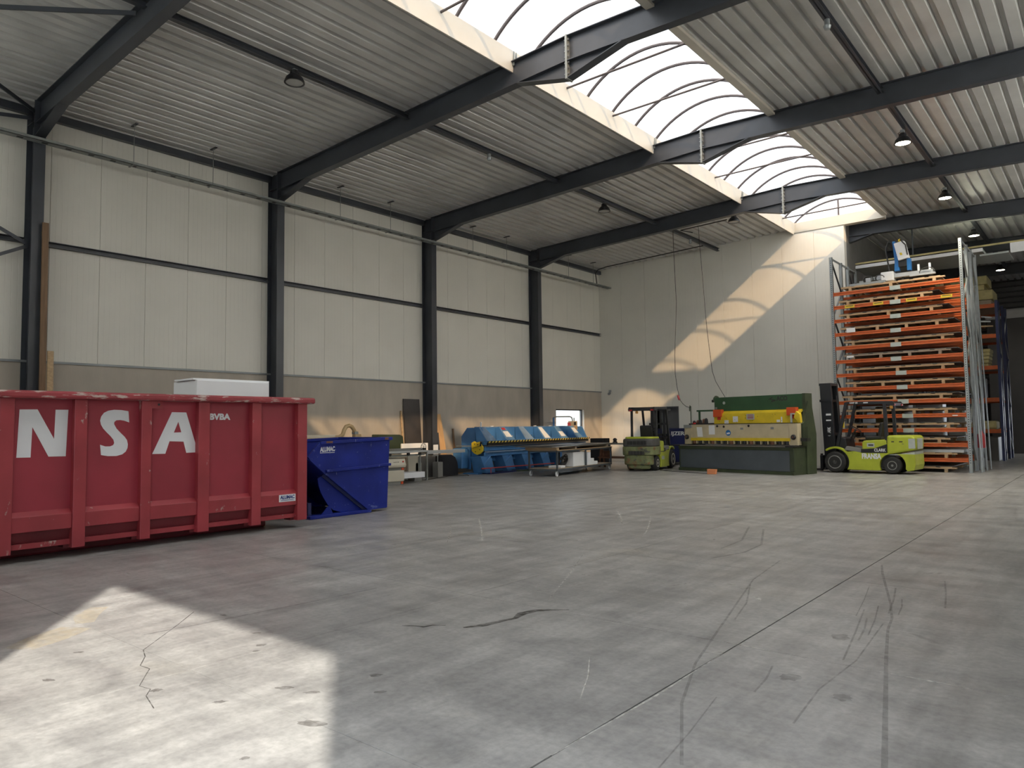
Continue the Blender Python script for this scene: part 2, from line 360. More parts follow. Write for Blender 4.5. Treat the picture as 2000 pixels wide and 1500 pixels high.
# marks on the concrete with a shape of their own
def strip(name, m, pts, wd, z=.0008):
    b = MB(); n = len(pts); ws = wd if isinstance(wd, (list, tuple)) else [wd]*n; vs = []
    for i, p in enumerate(pts):
        a, c = Vector((*pts[max(i-1, 0)], 0)), Vector((*pts[min(i+1, n-1)], 0)); d = (c-a).normalized(); t = Vector((-d.y, d.x, 0))*ws[i]/2
        vs += [(p[0]+t.x, p[1]+t.y, z), (p[0]-t.x, p[1]-t.y, z)]
    b.add(vs, [(2*i, 2*i+1, 2*i+3, 2*i+2) for i in range(n-1)]); return b.build(name, m, fl)
def blob(name, m, c, rx, ry, rot=0, z=.0008, jag=.25):
    b = MB(); n = 18; vs = []
    for k in range(n):
        r = 1+random.uniform(-jag, jag); x, y = rx*r*math.cos(2*PI*k/n), ry*r*math.sin(2*PI*k/n)
        vs.append((c[0]+x*math.cos(rot)-y*math.sin(rot), c[1]+x*math.sin(rot)+y*math.cos(rot), z))
    b.add(vs, [tuple(range(n))]); return b.build(name, m, fl)
strip('tyre_mark', 'tyremark', [(16.30,9.0),(16.42,8.5),(16.80,7.11),(16.92,6.6),(16.97,6.23),(17.12,5.5),(17.27,4.81),(17.38,4.3),(17.5,3.75),(17.58,3.2)], [.02,.025,.02,.02,.02,.024,.026,.028,.03,.03])
strip('tyre_mark', 'tyremark', [(15.3,8.6),(15.45,7.4),(15.75,6.2),(15.95,5.4),(16.15,4.6),(16.4,3.9),(16.75,3.2)], .018)
strip('tyre_mark', 'tyremark', [(15.5,7.2),(15.78,6.4),(15.92,5.8)], .015)
for k in range(9):
    x, y = 16.75+random.uniform(-.25, .35), 4.0+random.uniform(-.5, 4.0); L = random.uniform(.5, 1.6)
    strip('tyre_mark', 'tyremark', [(x+.09*L, y-L*.5), (x+.02, y), (x-.07*L, y+L*.5)], random.uniform(.008, .02))
strip('tyre_mark', 'tyremark', [(17.0,4.0),(16.95,4.6),(16.98,5.3),(16.9,6.4)], .012, .0012)
strip('tyre_mark', 'tyremark', [(14.2,11.0),(14.7,9.6),(14.75,8.9),(14.6,8.3)], .03)
strip('tyre_mark', 'tyremark', [(13.9,11.2),(14.35,9.8),(14.4,9.0)], .03)
strip('oil_stain', 'stain', [(14.30,4.28),(14.38,4.42),(14.42,4.62),(14.45,4.75),(14.40,4.9),(14.43,5.05),(14.52,5.15),(14.65,5.25)], [.03,.075,.05,.045,.09,.07,.05,.02])
strip('oil_stain', 'stain', [(13.86,4.02),(13.95,4.08),(14.03,4.10),(14.05,4.18),(14.14,4.24)], [.01,.03,.035,.02,.01])
for c, rx, ry in (((16.74,4.71), .055, .075), ((16.74,5.80), .06, .10), ((17.1,4.55), .05, .06)): blob('oil_stain', 'tyremark', c, rx, ry)
for c, rx in (((13.10,3.18), .05), ((13.42,3.02), .055), ((14.62,3.12), .05), ((13.52,2.92), .04), ((14.35,2.62), .05), ((14.55,2.68), .055), ((14.88,2.94), .05), ((14.25,2.25), .05), ((12.5,2.1), .04), ((12.35,3.3), .03), ((13.75,2.1), .05), ((14.95,2.4), .09), ((13.0,1.75), .04), ((15.05,1.95), .03)):
    blob('oil_stain', 'spot', c, rx*random.uniform(.6, 1.1), rx*random.uniform(.35, .6), random.uniform(.3, 1.0))
strip('floor_crack', 'stain', [(12.03,3.2),(12.35,2.9),(12.83,2.42),(13.0,2.36),(13.18,2.25),(13.3,2.26),(13.42,2.18),(13.59,2.07),(13.7,2.09),(13.8,2.02),(14.04,1.96)], .007)
strip('tyre_mark', 'tyremark', [(12.42,2.6),(12.48,3.1),(12.55,3.9),(12.6,4.8)], .02)
strip('tan_stain', 'tan', [(11.75,2.35),(11.9,2.1),(12.05,1.85)], [.28,.34,.25])
strip('tan_stain', 'tan', [(11.15,2.75),(11.4,2.55),(11.65,2.45)], [.16,.2,.14])
for p, q, wd in (((16.21,2.9),(16.21,4.9), .016), ((16.1,5.17),(16.5,5.16), .02), ((17.2,5.16),(17.65,5.155), .02), ((13.2,7.6),(14.3,5.4), .012), ((14.9,6.6),(15.0,6.9), .02), ((16.75,8.75),(16.95,8.9), .03), ((12.0,11.5),(13.0,9.5), .03), ((11.0,12.0),(12.2,10.2), .03), ((9.6,9.6),(11.5,7.6), .03), ((9.9,8.6),(11.2,7.2), .02), ((13.9,5.5),(14.2,6.3), .012), ((15.9,3.6),(15.5,4.3), .012), ((12.4,8.4),(12.55,8.6), .05), ((11.4,13.0),(11.6,13.3), .05)):
    strip('pale_scratch', 'chalk', [p, ((p[0]+q[0])/2+.02, (p[1]+q[1])/2), q], [wd*.5, wd, wd*.3], .0015)
for k in range(26):
    x, y = random.uniform(9, 17), random.uniform(2.5, 20); a = random.uniform(0, PI); L = random.uniform(.04, .16)
    strip('pale_scratch', 'chalk', [(x, y), (x+L*math.cos(a), y+L*math.sin(a))], random.uniform(.01, .025), .0012)

# ---- ribbed sandwich panels
def panel_mesh(w, h, name, m='panel'):
    """front face towards +n; local u along wall 0..w, n = depth, z = height"""
    pr = [(0.003, -.03), (0.003, -.006), (.008, 0)]
    k = 9; pitch = w/k
    for i in range(1, k): c = i*pitch; pr += [(c-.006, 0), (c-.003, -.0018), (c+.003, -.0018), (c+.006, 0)]
    pr += [(w-.008, 0), (w-.003, -.006), (w-.003, -.03)]
    n = len(pr); b = MB()
    b.add([(u, d, 0) for u, d in pr]+[(u, d, h) for u, d in pr], [(i, i+1, n+i+1, n+i) for i in range(n-1)])
    return b.mesh(name, m)
def place_panels(parent, org, udir, w, count, z0, h, name='wall_panel', m='panel'):
    me = panel_mesh(w, h, name, m); U = Vector(udir); Nn = Vector((U.y, -U.x, 0))
    for i in range(count):
        o = bpy.data.objects.new(name, me); COL.objects.link(o); o.parent = parent
        M = Matrix((U, Nn, Vector((0,0,1)))).transposed().to_4x4(); M.translation = Vector(org)+U*(w*i)+Vector((0,0,z0))-ORG[parent]
        o.matrix_local = M
# left wall
wl = sthing('wall_left', (-.1, 14, 0))
WY0, WY1, WZ0, WZ1 = 25.02, 27.15, 1.12, 2.36
part('backing', 'panel', wl, (-.2, -.9, 3.2, -.03, 28.9, 9.25))
place_panels(wl, (0, -.63, 0), (0, 1, 0), 1.065, 28, 3.2, 5.85)
ys = [-.85, 5.37, 11.37, 17.37, 23.37]
for a, b in zip(ys[:-1], ys[1:]): part('plinth_panel', 'concrete', wl, (-.25, a+.004, 0, .02, b-.004, 3.17), bevel=.004)
part('plinth_panel', 'concrete', wl, (-.25, 23.374, 0, .02, WY0, 3.17))
part('plinth_panel', 'concrete', wl, (-.25, WY0, 0, .02, WY1, WZ0)); part('plinth_panel', 'concrete', wl, (-.25, WY0, WZ1, .02, WY1, 3.17))
part('plinth_panel', 'concrete', wl, (-.25, WY1, 0, .02, 28.62, 3.17))
t = part('trim_1', 'flash', None, (.0, -.7, 3.165, .05, 28.6, 3.215)); tag(t, kind='structure')
# window in the plinth
w1 = sthing('window_1', (-.1, 26.1, WZ0))
part('frame', 'black', w1, (-.16, WY0, WZ1-.05, -.1, WY1, WZ1)); part('frame', 'black', w1, (-.16, WY0, WZ0, -.1, WY1, WZ0+.05))
part('frame', 'black', w1, (-.16, WY0, WZ0+.05, -.1, WY0+.05, WZ1-.05)); part('frame', 'black', w1, (-.16, WY1-.05, WZ0+.05, -.1, WY1, WZ1-.05))
part('pane', 'glass', w1, (-.135, WY0+.05, WZ0+.05, -.125, WY1-.05, WZ1-.05))
# girts and eaves beams between the columns (left wall)
for i in range(5):
    a, b = FY[i]+.12, (FY[i+1]-.12 if i < 4 else 28.58)
    m = MB().box(.0, a, 5.80, .10, b, 5.815).box(.0, a, 5.905, .10, b, 5.92).box(.0, a, 5.80, .012, b, 5.92)
    nm = ['between the door wall and the timber plank column', 'in the bay above the red container', 'in the bay above the blue skip and panel saw', 'in the bay above the blue folding machine', 'in the bay above the small window'][i]
    tag(m.build('wall_girt', 'steel'), 'slim dark girt on white panels '+nm, 'beam', 'girts on the left wall')
    m = MB().box(.02, a, 8.70, .16, b, 8.86)
    tag(m.build('eaves_beam', 'steel'), 'dark steel eaves beam '+nm, 'beam', 'eaves beams on the left wall')
# back wall with a doorway
wb_ = sthing('wall_back', (5.4, YB+.15, 0)); DX0, DX1, DZ = 2.9, 3.91, 2.38
part('backing', 'panel', wb_, (-.2, YB+.03, 0, DX0, YB+.3, 9.45), (DX1, YB+.03, 0, 10.9, YB+.3, 9.45), (DX0, YB+.03, DZ, DX1, YB+.3, 9.45))
part('roof_end_panel', 'cream', wb_, (9.0, YB-.01, 9.05, 12.3, YB+.3, 9.44))
W = 1.23; me_full = None
me1 = panel_mesh(W, 9.3, 'wall_panel')
for i in range(9):
    x0 = -.04+W*i; z0 = 0
    if i == 2 or i == 3: z0 = DZ if x0+W > DX0+.05 and x0 < DX1-.05 else 0
    h = 9.0-z0 if i != 99 else 9.0
    b = panel_mesh(W if i < 8 else 10.9-x0, h, 'wall_panel')
    o = bpy.data.objects.new('wall_panel', b); COL.objects.link(o); o.parent = wb_
    M = Matrix(((1,0,0),(0,-1,0),(0,0,1))).to_4x4(); M.translation = Vector((x0, YB, z0))-ORG[wb_]; o.matrix_local = M
part('wall_panel', 'panel', wb_, (2.42, YB, 0, DX0-.03, YB+.03, DZ)); part('wall_panel', 'panel', wb_, (DX1+.03, YB, 0, 4.88, YB+.03, DZ))
d1 = sthing('door_1', ((DX0+DX1)/2, YB+.1, 0))
part('frame', 'fardark', d1, (DX0-.04, YB-.02, 0, DX0, YB+.3, DZ+.04), (DX1, YB-.02, 0, DX1+.04, YB+.3, DZ+.04), (DX0, YB-.02, DZ, DX1, YB+.3, DZ+.04))
part('leaf', 'fardark', d1, (DX0, YB+.22, 0, DX1, YB+.27, DZ))  # dark leaf in place of the unlit room behind the doorway
part('handle', 'galv', d1, (DX1-.12, YB+.18, 1.0, DX1-.08, YB+.22, 1.15))
# wall beside the opening towards the rear hall
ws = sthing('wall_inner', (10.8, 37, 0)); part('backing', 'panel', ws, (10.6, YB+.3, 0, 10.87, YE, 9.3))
place_panels(ws, (10.9, YB+.32, 0), (0, 1, 0), 1.19, 15, 0, 9.2, m='farpanel')  # grey panels: the dimness of the rear hall is put into their colour
# front wall with the door the light comes through
wf = sthing('wall_front', (10.5, -.85, 0))
part('wall_panel', 'panel', wf, (-.2, -.95, 0, 15.5, -.75, 5.0)); part('wall_panel', 'panel', wf, (19.5, -.95, 0, 21.2, -.75, 5.0)); part('wall_panel', 'panel', wf, (15.5, -.95, 4.25, 19.5, -.75, 5.0)); part('wall_panel', 'panel', wf, (-.2, -.95, 8.4, 21.2, -.75, 9.4))
# added opal light band above the door, unseen, brightens the hall
w4 = sthing('added_band_front', (10.5, -.85, 5.0))
for i in range(7): part('pane', 'added_band_gable', w4, (3*i+.05, -.86, 5.0, 3*i+2.95, -.859, 8.4)); part('mullion', 'galv_dull', w4, (3*i-.05, -.92, 5.0, 3*i+.05, -.8, 8.4))
# right wall, open where the added light band sits
wr_ = sthing('wall_right', (21.1, 20, 0))
BZ0, BZ1 = 6.2, 8.4
part('wall_panel', 'panel', wr_, (21.0, -.95, 0, 21.2, YE, BZ0)); 
part('wall_panel', 'panel', wr_, (21.0, -.95, BZ1, 21.2, YE, 9.2))
# added opal light band high in the right wall, unseen, for fill light
w3 = sthing('added_band_right', (21.1, 20, BZ0))
for i in range(8):
    a, b = (FY[i] if i else -.8)+.05, (FY[i+1]-.05 if i < 7 else YE)
    if i > 4 or i < 2: part('wall_panel', 'panel', wr_, (21.0, a-.1, BZ0, 21.2, b, BZ1)); continue
    part('pane', 'lightband', w3, (21.1, a, BZ0, 21.101, b, BZ1)); part('mullion', 'galv_dull', w3, (21.04, a-.1, BZ0, 21.16, a, BZ1))
# far end wall: ribbed panels and an added unseen opening for more light
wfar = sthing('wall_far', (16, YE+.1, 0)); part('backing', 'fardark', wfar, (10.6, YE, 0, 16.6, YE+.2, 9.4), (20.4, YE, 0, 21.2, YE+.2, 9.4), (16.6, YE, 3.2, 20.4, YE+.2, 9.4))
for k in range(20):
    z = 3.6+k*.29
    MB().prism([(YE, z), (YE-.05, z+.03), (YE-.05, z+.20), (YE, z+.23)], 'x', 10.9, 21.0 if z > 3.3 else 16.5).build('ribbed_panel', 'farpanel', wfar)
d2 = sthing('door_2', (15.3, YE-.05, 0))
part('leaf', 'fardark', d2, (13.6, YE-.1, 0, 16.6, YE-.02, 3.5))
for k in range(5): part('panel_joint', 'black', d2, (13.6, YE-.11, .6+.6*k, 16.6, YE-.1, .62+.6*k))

# ---- roof: slabs carrying trapezoidal sheets
ce = sthing('ceiling', (10.5, 20, 9))
def roof_slab(x0, x1, y0, y1):
    MB().prism([(x0, zr(x0)+.125), (x1, zr(x1)+.125), (x1, zr(x1)+.30), (x0, zr(x0)+.30)], 'y', y0, y1).build('roof_slab', 'deck', ce)
roof_slab(-.2, 9.05, -.95, 28.9); roof_slab(12.25, 21.2, -.95, YE+.2); roof_slab(9.05, 12.25, -.95, .7)
MB().box(9.0, YB+.28, 9.3, 12.3, YE+.2, 9.5).build('roof_slab', 'deck', ce)
def deck(x0, x1, y0, y1):
    pitch = .31; pr = []; x = x0
    while x < x1-.01:
        for dx, dz in ((0, .0), (.185, .0), (.212, .09), (.283, .09)):
            if x+dx <= x1: pr.append((x+dx, zr(x+dx)+dz))
        x += pitch
    pr.append((x1, zr(x1))); n = len(pr); b = MB()
    b.add([(p[0], y0, p[1]) for p in pr]+[(p[0], y1, p[1]) for p in pr], [(i, i+1, n+i+1, n+i) for i in range(n-1)])
    return b.build('roof_sheet', 'deck', ce)
for i in range(5): deck(-.1, 9.05, FY[i]+.001 if i else -.8, FY[i+1] if i < 4 else YB)
for i in range(8): deck(12.25, 21.1, FY[i]+.001 if i else -.8, FY[i+1] if i < 7 else YE)
deck(10.9, 12.25, YB+.3, YE)
# ---- barrel rooflight
rl = sthing('window_2', (10.65, 14.7, 9.05)); RX0, RX1, RC, RZ, RH = 9.05, 12.25, 10.65, 9.42, .66
RR = (1.6**2+RH**2)/(2*RH); A0 = math.asin(1.6/RR)
def arc(n=16, off=0): return [(RC+(RR+off)*math.sin(-A0+2*A0*k/n), RZ+RH-RR+(RR+off)*math.cos(-A0+2*A0*k/n)) for k in range(n+1)]
for s, x in ((1, RX0), (-1, RX1)):
    MB().prism([(x, 9.0 if s > 0 else 9.12), (x+s*.03, 9.0 if s > 0 else 9.12), (x+s*.09, 9.42), (x-s*.14, 9.5), (x-s*.14, 9.12)], 'y', .7, YB).build('curb', 'cream', rl)
MB().box(9.0, .6, 9.1, 12.3, .7, 9.42).build('curb', 'cream', rl)
ry = [9.67+1.12*k-8*1.12 for k in range(26)]; ry = [y for y in ry if y < 28.75]; ry[-1] = 28.68
for y in ry: MB().tube([(x, y, z) for x, z in arc(18)], .038, 8).build('arch_rib', 'rib', rl, smooth=True)
for a, b in zip(ry[:-1], ry[1:]):
    q = arc(18, .03); n = len(q)
    MB().add([(x, a, z) for x, z in q]+[(x, b, z) for x, z in q], [(i, i+1, n+i+1, n+i) for i in range(n-1)]).build('pane', 'rooflight', rl, smooth=True)
for y in (28.70, ry[0]-.03):
    q = arc(18, .03); MB().add([(x, y, z) for x, z in q], [tuple(range(len(q)))]).build('end_pane', 'rooflight', rl)
    part('end_mullion', 'rib', rl, (RC+.05, y-.05, 9.44, RC+.11, y-.01, 10.07))
for y in [1.4, 3.4]+[7.25+6*k for k in range(4)]+[9.22+6*k for k in range(4)]:
    if y > 28: continue
    b = MB().tube([(9.09, y, 9.33), (12.21, y, 9.33)], .026, 8); b.lathe([(.05, 0), (.04, .02)], (9.085, y, 9.33), (1, 0, 0), 10); b.build('tie_rod', 'rib', rl, smooth=True)
for i in range(1, 5):
    if FY[i] < 28: part('hold_down_bracket', 'galv_dull', rl, (9.07, FY[i]-.05, 9.12, 9.15, FY[i]-.03, 9.42), (9.07, FY[i]+.03, 9.12, 9.15, FY[i]+.05, 9.42))

# ---- steel frames
NEAR = ['beside the light-giving door', 'beside the tall timber plank', 'behind the white foam block', 'behind the panel saw', 'behind the blue folding machine', 'over the tall orange racking', 'over the navy racking', 'before the far ribbed wall']
def column(x0, x1, y, label):
    t = thing('steel_column', label, 'column', ((x0+x1)/2, y, 0), group='columns of the steel frames'); s = 1 if x1 > x0 else -1
    zt = 8.92
    part('web', 'steel', t, (min(x0, x1)+.02, y-.007, .02, max(x0, x1)-.02, y+.007, zt))
    for a, b in ((x0, x0+s*.02), (x1-s*.02, x1)): part('flange', 'steel', t, (min(a, b), y-.115, .02, max(a, b), y+.115, zt))
    part('base_plate', 'steel', t, (min(x0, x1)-.0, y-.15, 0, max(x0, x1)+.03, y+.15, .02))
    for z in (8.15, 8.45): part('stiffener', 'steel', t, (min(x0, x1)+.02, y-.11, z, max(x0, x1)-.02, y-.007, z+.015))
    b0 = None
    for k in range(7):
        z = 8.23+.095*k
        if b0 is None: b0 = MB().lathe([(.016, 0), (.016, .03)], (x1-s*.02, y-.07, z), (-s, 0, 0), 6).build('bolt', 'bolt', t); z0 = z
        else: inst(b0, t, (0, 0, z-z0))
    return t
def rafter(side, y, label):
    """side -1: slope over the left wall, +1: right"""
    def X(d): return 10.5+side*d                          # d: distance from the ridge
    t = thing('roof_rafter', label, 'beam', (X(5), y, 8.4), group='roof rafters of the steel frames')
    def zt(d): return zr(X(d))
    def seg(name, pr): return MB().prism([(X(d), z) for d, z in pr], 'y', y-.006, y+.006).build(name, 'steel', t)
    seg('web', [(0, zt(0)), (9.98, zt(9.98)), (9.98, zt(9.98)-.5), (0, zt(0)-.5)])
    def fl_(name, pts, w=.1, th=.018):
        b = MB(); q = [(X(d), z) for d, z in pts]
        b.prism(q+[(x, z-th) for x, z in reversed(q)], 'y', y-w, y+w); return b.build(name, 'steel', t)
    fl_('top_flange', [(0, zt(0)), (9.98, zt(9.98))]); fl_('bottom_flange', [(.0, zt(0)-.5), (9.98, zt(9.98)-.5)])
    seg('ridge_haunch', [(0, zt(0)-.5), (1.27, zt(1.27)-.5), (0, 8.40)]); fl_('ridge_haunch_flange', [(0, 8.40), (1.27, zt(1.27)-.5)])
    seg('eaves_haunch', [(9.98, zt(9.98)-.5), (8.65, zt(8.65)-.5), (9.98, 8.13)]); fl_('eaves_haunch_flange', [(9.98, 8.13), (8.65, zt(8.65)-.5)])
    part('end_plate', 'galv_dull', t, (min(X(0), X(.022)), y-.105, 8.37, max(X(0), X(.022)), y+.105, zt(0)+.01))
    b0 = None
    for k in range(7):
        z = 8.47+.115*k
        if b0 is None: b0 = MB().lathe([(.018, 0), (.018, .035)], (X(.022), y-.07, z), (side, 0, 0), 6).build('bolt', 'bolt', t)
        else: inst(b0, t, (0, 0, .115*k))
    return t
for i, y in enumerate(FY):
    if i < 5:
        column(.02, .5, y, 'dark steel column on the left panelled wall, '+NEAR[i])
        rafter(-1, y, 'dark rafter from the left wall column to the ridge, '+NEAR[i])
    column(20.98, 20.5, y, 'dark steel column on the right wall, frame '+NEAR[i])
    rafter(1, y, 'dark rafter from ridge to right wall, '+NEAR[i])
for side, x in ((-1, 5.95), (1, 14.75)):
    for i in range(7 if side > 0 else 5):
        a, b = FY[i]+.11, (FY[i+1]-.11 if (side > 0 or i < 4) else YB)
        z = zr(x)-.24
        m = MB().box(x-.06, a, z, x+.06, b, z+.012).box(x-.06, a, z+.108, x+.06, b, z+.12).box(x-.008, a, z, x+.008, b, z+.12)
        if i == 5 or i == 6: pass
        nm = 'left of the rooflight' if side < 0 else 'right of the rooflight'
        tag(m.build('purlin', 'steel'), 'dark steel purlin %s, %s bay from the open door' % (nm, ORD[i]), 'beam', 'purlins under the roof sheets')
# wind bracing in the first bay
wbr = thing('wall_brace', 'dark steel cross bracing on the wall beside the timber plank column', 'brace', (.25, 2.4, 2.6))
for p, q in (((.25, 5.25, 5.75), (.25, -.5, 8.6)), ((.25, 5.25, 5.70), (.25, -.5, 2.6)), ((.33, 5.25, 8.55), (.33, -.5, 7.6))): MB().slab(p, q, .08, .03, (0, 0, 1)).build('brace_bar', 'steel', wbr)
rbr = thing('roof_brace', 'dark steel cross bracing under the first roof bay', 'brace', (3, 2.4, 8.6))
for p, q in (((.5, 5.25, 8.66), (5.8, -.5, 8.78)), ((5.6, 5.25, 8.90), (.5, -.5, 8.72))): MB().slab(p, q, .08, .03, (0, 0, 1)).build('brace_bar', 'steel', rbr)

# ---- outside
tag(part('yard', 'asphalt', None, (-120, -120, -.35, 120, 120, -.21)), kind='structure', label='pale concrete yard around the hall')
tag(part('yard_apron', 'asphalt', None, (8, -30, -.2, 34, -.95, -.02)), kind='structure', label='pale concrete apron before the open door')
nb = thing('neighbouring_hall', 'white clad neighbouring hall seen through the small window', 'building', (-26, 33, -.2))
part('wall', 'outwhite', nb, (-34, 10, -.2, -22, 49.5, 7)); part('wing', 'flash', nb, (-34, 49.6, -.2, -21, 70, 6.2)); part('roof_edge', 'flash', nb, (-34.2, 9.8, 7, -21.8, 49.5, 7.25))

# ================================================================== THINGS
# ---- red roll-off container
def container():
    t = thing('roll_off_container', 'large red open-top steel container with white N S A lettering', 'container', (6.8, 4.1, 0))
    X1, X0, Y0, Y1 = 8.0, 5.55, 1.07, 7.13
    part('side_panel', 'red', t, (7.87, Y0, .50, 7.90, Y1, 2.08)); part('side_panel', 'red', t, (X0+.1, Y0, .50, X0+.13, Y1, 2.08))
    part('end_panel', 'red', t, (X0+.13, Y1-.06, .3, 7.87, Y1-.03, 2.08)); part('end_panel', 'red', t, (X0+.13, Y0+.03, .3, 7.87, Y0+.06, 2.08))
    part('floor_plate', 'red_dark', t, (X0+.13, Y0+.06, .28, 7.87, Y1-.06, .34))
    ribs = [(1.07, 1.25), (1.94, 2.10), (2.775, 2.93), (3.60, 3.755), (4.445, 4.585), (5.26, 5.435), (6.125, 6.285), (6.95, 7.13)]
    for a, b in ribs:
        part('rib', 'red_rib', t, (7.88, a, .12, 8.0, b, 2.05), bevel=.008); part('rib', 'red_rib', t, (X0, a, .12, X0+.12, b, 2.05))
        MB().prism([(7.88, .12), (7.88, .36), (7.70, .24), (7.70, .12)], 'y', a-.06, b).build('gusset', 'red_dark', t)
    for (a0, a), (b, b1) in zip(ribs[:-1], ribs[1:]):
        MB().prism([(7.88, .64), (7.975, .565), (7.975, .375), (7.88, .375)], 'y', a, b).build('ledge', 'red_rib', t, bevel=.006)
        MB().prism([(7.93, .375), (7.90, .375), (7.85, .225), (7.88, .225)], 'y', a, b).build('lower_plate', 'red_dark', t)
        part('lip', 'red_rib', t, (7.84, a, .165, 7.92, b, .232))
    part('top_rail', 'red_rail', t, (7.84, Y0-.06, 2.035, 8.07, Y1+.12, 2.135), bevel=.03); part('top_rail', 'red_rail', t, (X0-.05, Y0-.06, 2.035, X0+.16, Y1+.12, 2.135), bevel=.03)
    part('top_rail', 'red_rail', t, (X0+.16, Y1-.08, 2.035, 7.84, Y1+.1, 2.135), bevel=.03); part('top_rail', 'red_rail', t, (X0+.16, Y0-.04, 2.035, 7.84, Y0+.1, 2.135), bevel=.03)
    for x in (6.2, 7.3): part('skid', 'red_dark', t, (x-.09, Y0, .0, x+.09, 6.75, .28), bevel=.03)
    l = part('lug', 'red_rib', t, (7.98, 4.58, 1.93, 8.0, 4.73, 2.04)); MB().lathe([(.017, 0), (.017, .004)], (8.0, 4.675, 1.985), (1, 0, 0), 12).build('hole', 'glass_dk', l)
    N_ = [(3.007,1.9),(3.204,1.903),(3.398,1.524),(3.407,1.901),(3.555,1.902),(3.537,1.298),(3.339,1.301),(3.151,1.68),(3.14,1.298),(2.986,1.3)]
    S_ = [(4.305,1.89),(4.318,1.734),(4.255,1.758),(4.199,1.768),(4.150,1.764),(4.124,1.742),(4.120,1.714),(4.153,1.652),(4.205,1.595),(4.262,1.537),(4.293,1.49),(4.305,1.434),(4.301,1.382),(4.28,1.335),(4.235,1.298),(4.16,1.278),(4.05,1.28),(3.963,1.297),(3.949,1.436),(4.014,1.412),(4.075,1.411),(4.113,1.426),(4.127,1.455),(4.117,1.499),(4.077,1.551),(4.03,1.60),(3.985,1.652),(3.955,1.705),(3.943,1.76),(3.955,1.815),(3.99,1.866),(4.045,1.895),(4.12,1.908),(4.215,1.905)]
    for nm, P in (('letter_n', N_), ('letter_s', S_)): MB().prism(P, 'x', 7.90, 7.903).build(nm, 'white', t)
    A_ = [(4.908,1.882),(5.118,1.879),(5.304,1.289),(5.127,1.287),(5.084,1.452),(4.878,1.462),(4.821,1.284),(4.637,1.287)]; H = [(5.002,1.743),(5.049,1.589),(4.939,1.586)]
    b = MB()
    for q in ([A_[0], A_[1], H[0]], [A_[1], A_[2], A_[3], A_[4], H[1], H[0]], [A_[4], A_[5], H[2], H[1]], [A_[5], A_[6], A_[7], A_[0], H[0], H[2]]): b.prism(q, 'x', 7.90, 7.903)
    b.build('letter_a', 'white', t)
    text('BVBA', .125, (7.90, 5.475, 1.775), (0,1,0), (0,0,1), 'white', t, bold=.006, width=.335)
    st = part('sticker', 'white', t, (7.975, 6.62, .44, 7.978, 6.925, .555))
    text('ALUMAC', .075, (7.978, 6.64, .488), (0,1,0), (0,0,1), 'inkblue', st, bold=.003, width=.265)
    part('small_print', 'inkblue', st, (7.978, 6.645, .457, 7.979, 6.90, .462)); part('small_print', 'inkblue', st, (7.978, 6.66, .468, 7.979, 6.88, .474))
container()
def debris():
    b = MB(); nx, ny = 16, 36
    vs = []
    for j in range(ny+1):
        for i in range(nx+1):
            e = min(i, nx-i, j, ny-j); z = 1.75+.25*min(1, e/3)+random.uniform(-.07, .07)
            if e == 0: z = 1.70
            vs.append((5.70+2.14*i/nx, 1.17+5.84*j/ny, z))
    b.add(vs, [(j*(nx+1)+i, j*(nx+1)+i+1, (j+1)*(nx+1)+i+1, (j+1)*(nx+1)+i) for j in range(ny) for i in range(nx)])
    n0 = len(b.v)
    for k in range(60):
        c = Vector((random.uniform(5.9, 7.65), random.uniform(1.4, 6.8), 1.96+random.uniform(-.04, .04))); s = random.uniform(.05, .14); a = random.uniform(0, PI)
        b.slab(c-Vector((math.cos(a), math.sin(a), .2))*s, c+Vector((math.cos(a), math.sin(a), .2))*s, s*.9, s*.4, (0, 0, 1))
    tag(b.build('scrap_heap', 'rubble'), 'grey scrap filling the red container', 'scrap', kind='stuff')
debris()
tag(part('foam_block', 'foam', None, (6.25, 5.70, 2.13, 7.05, 7.0, 2.43), bevel=.01), 'white foam block lying on the red container', 'foam block')
tag(part('foam_sheet', 'foam', None, (6.35, 5.66, 2.432, 7.0, 7.03, 2.462), bevel=.004), 'thin white foam sheet on top of the foam block', 'foam sheet')

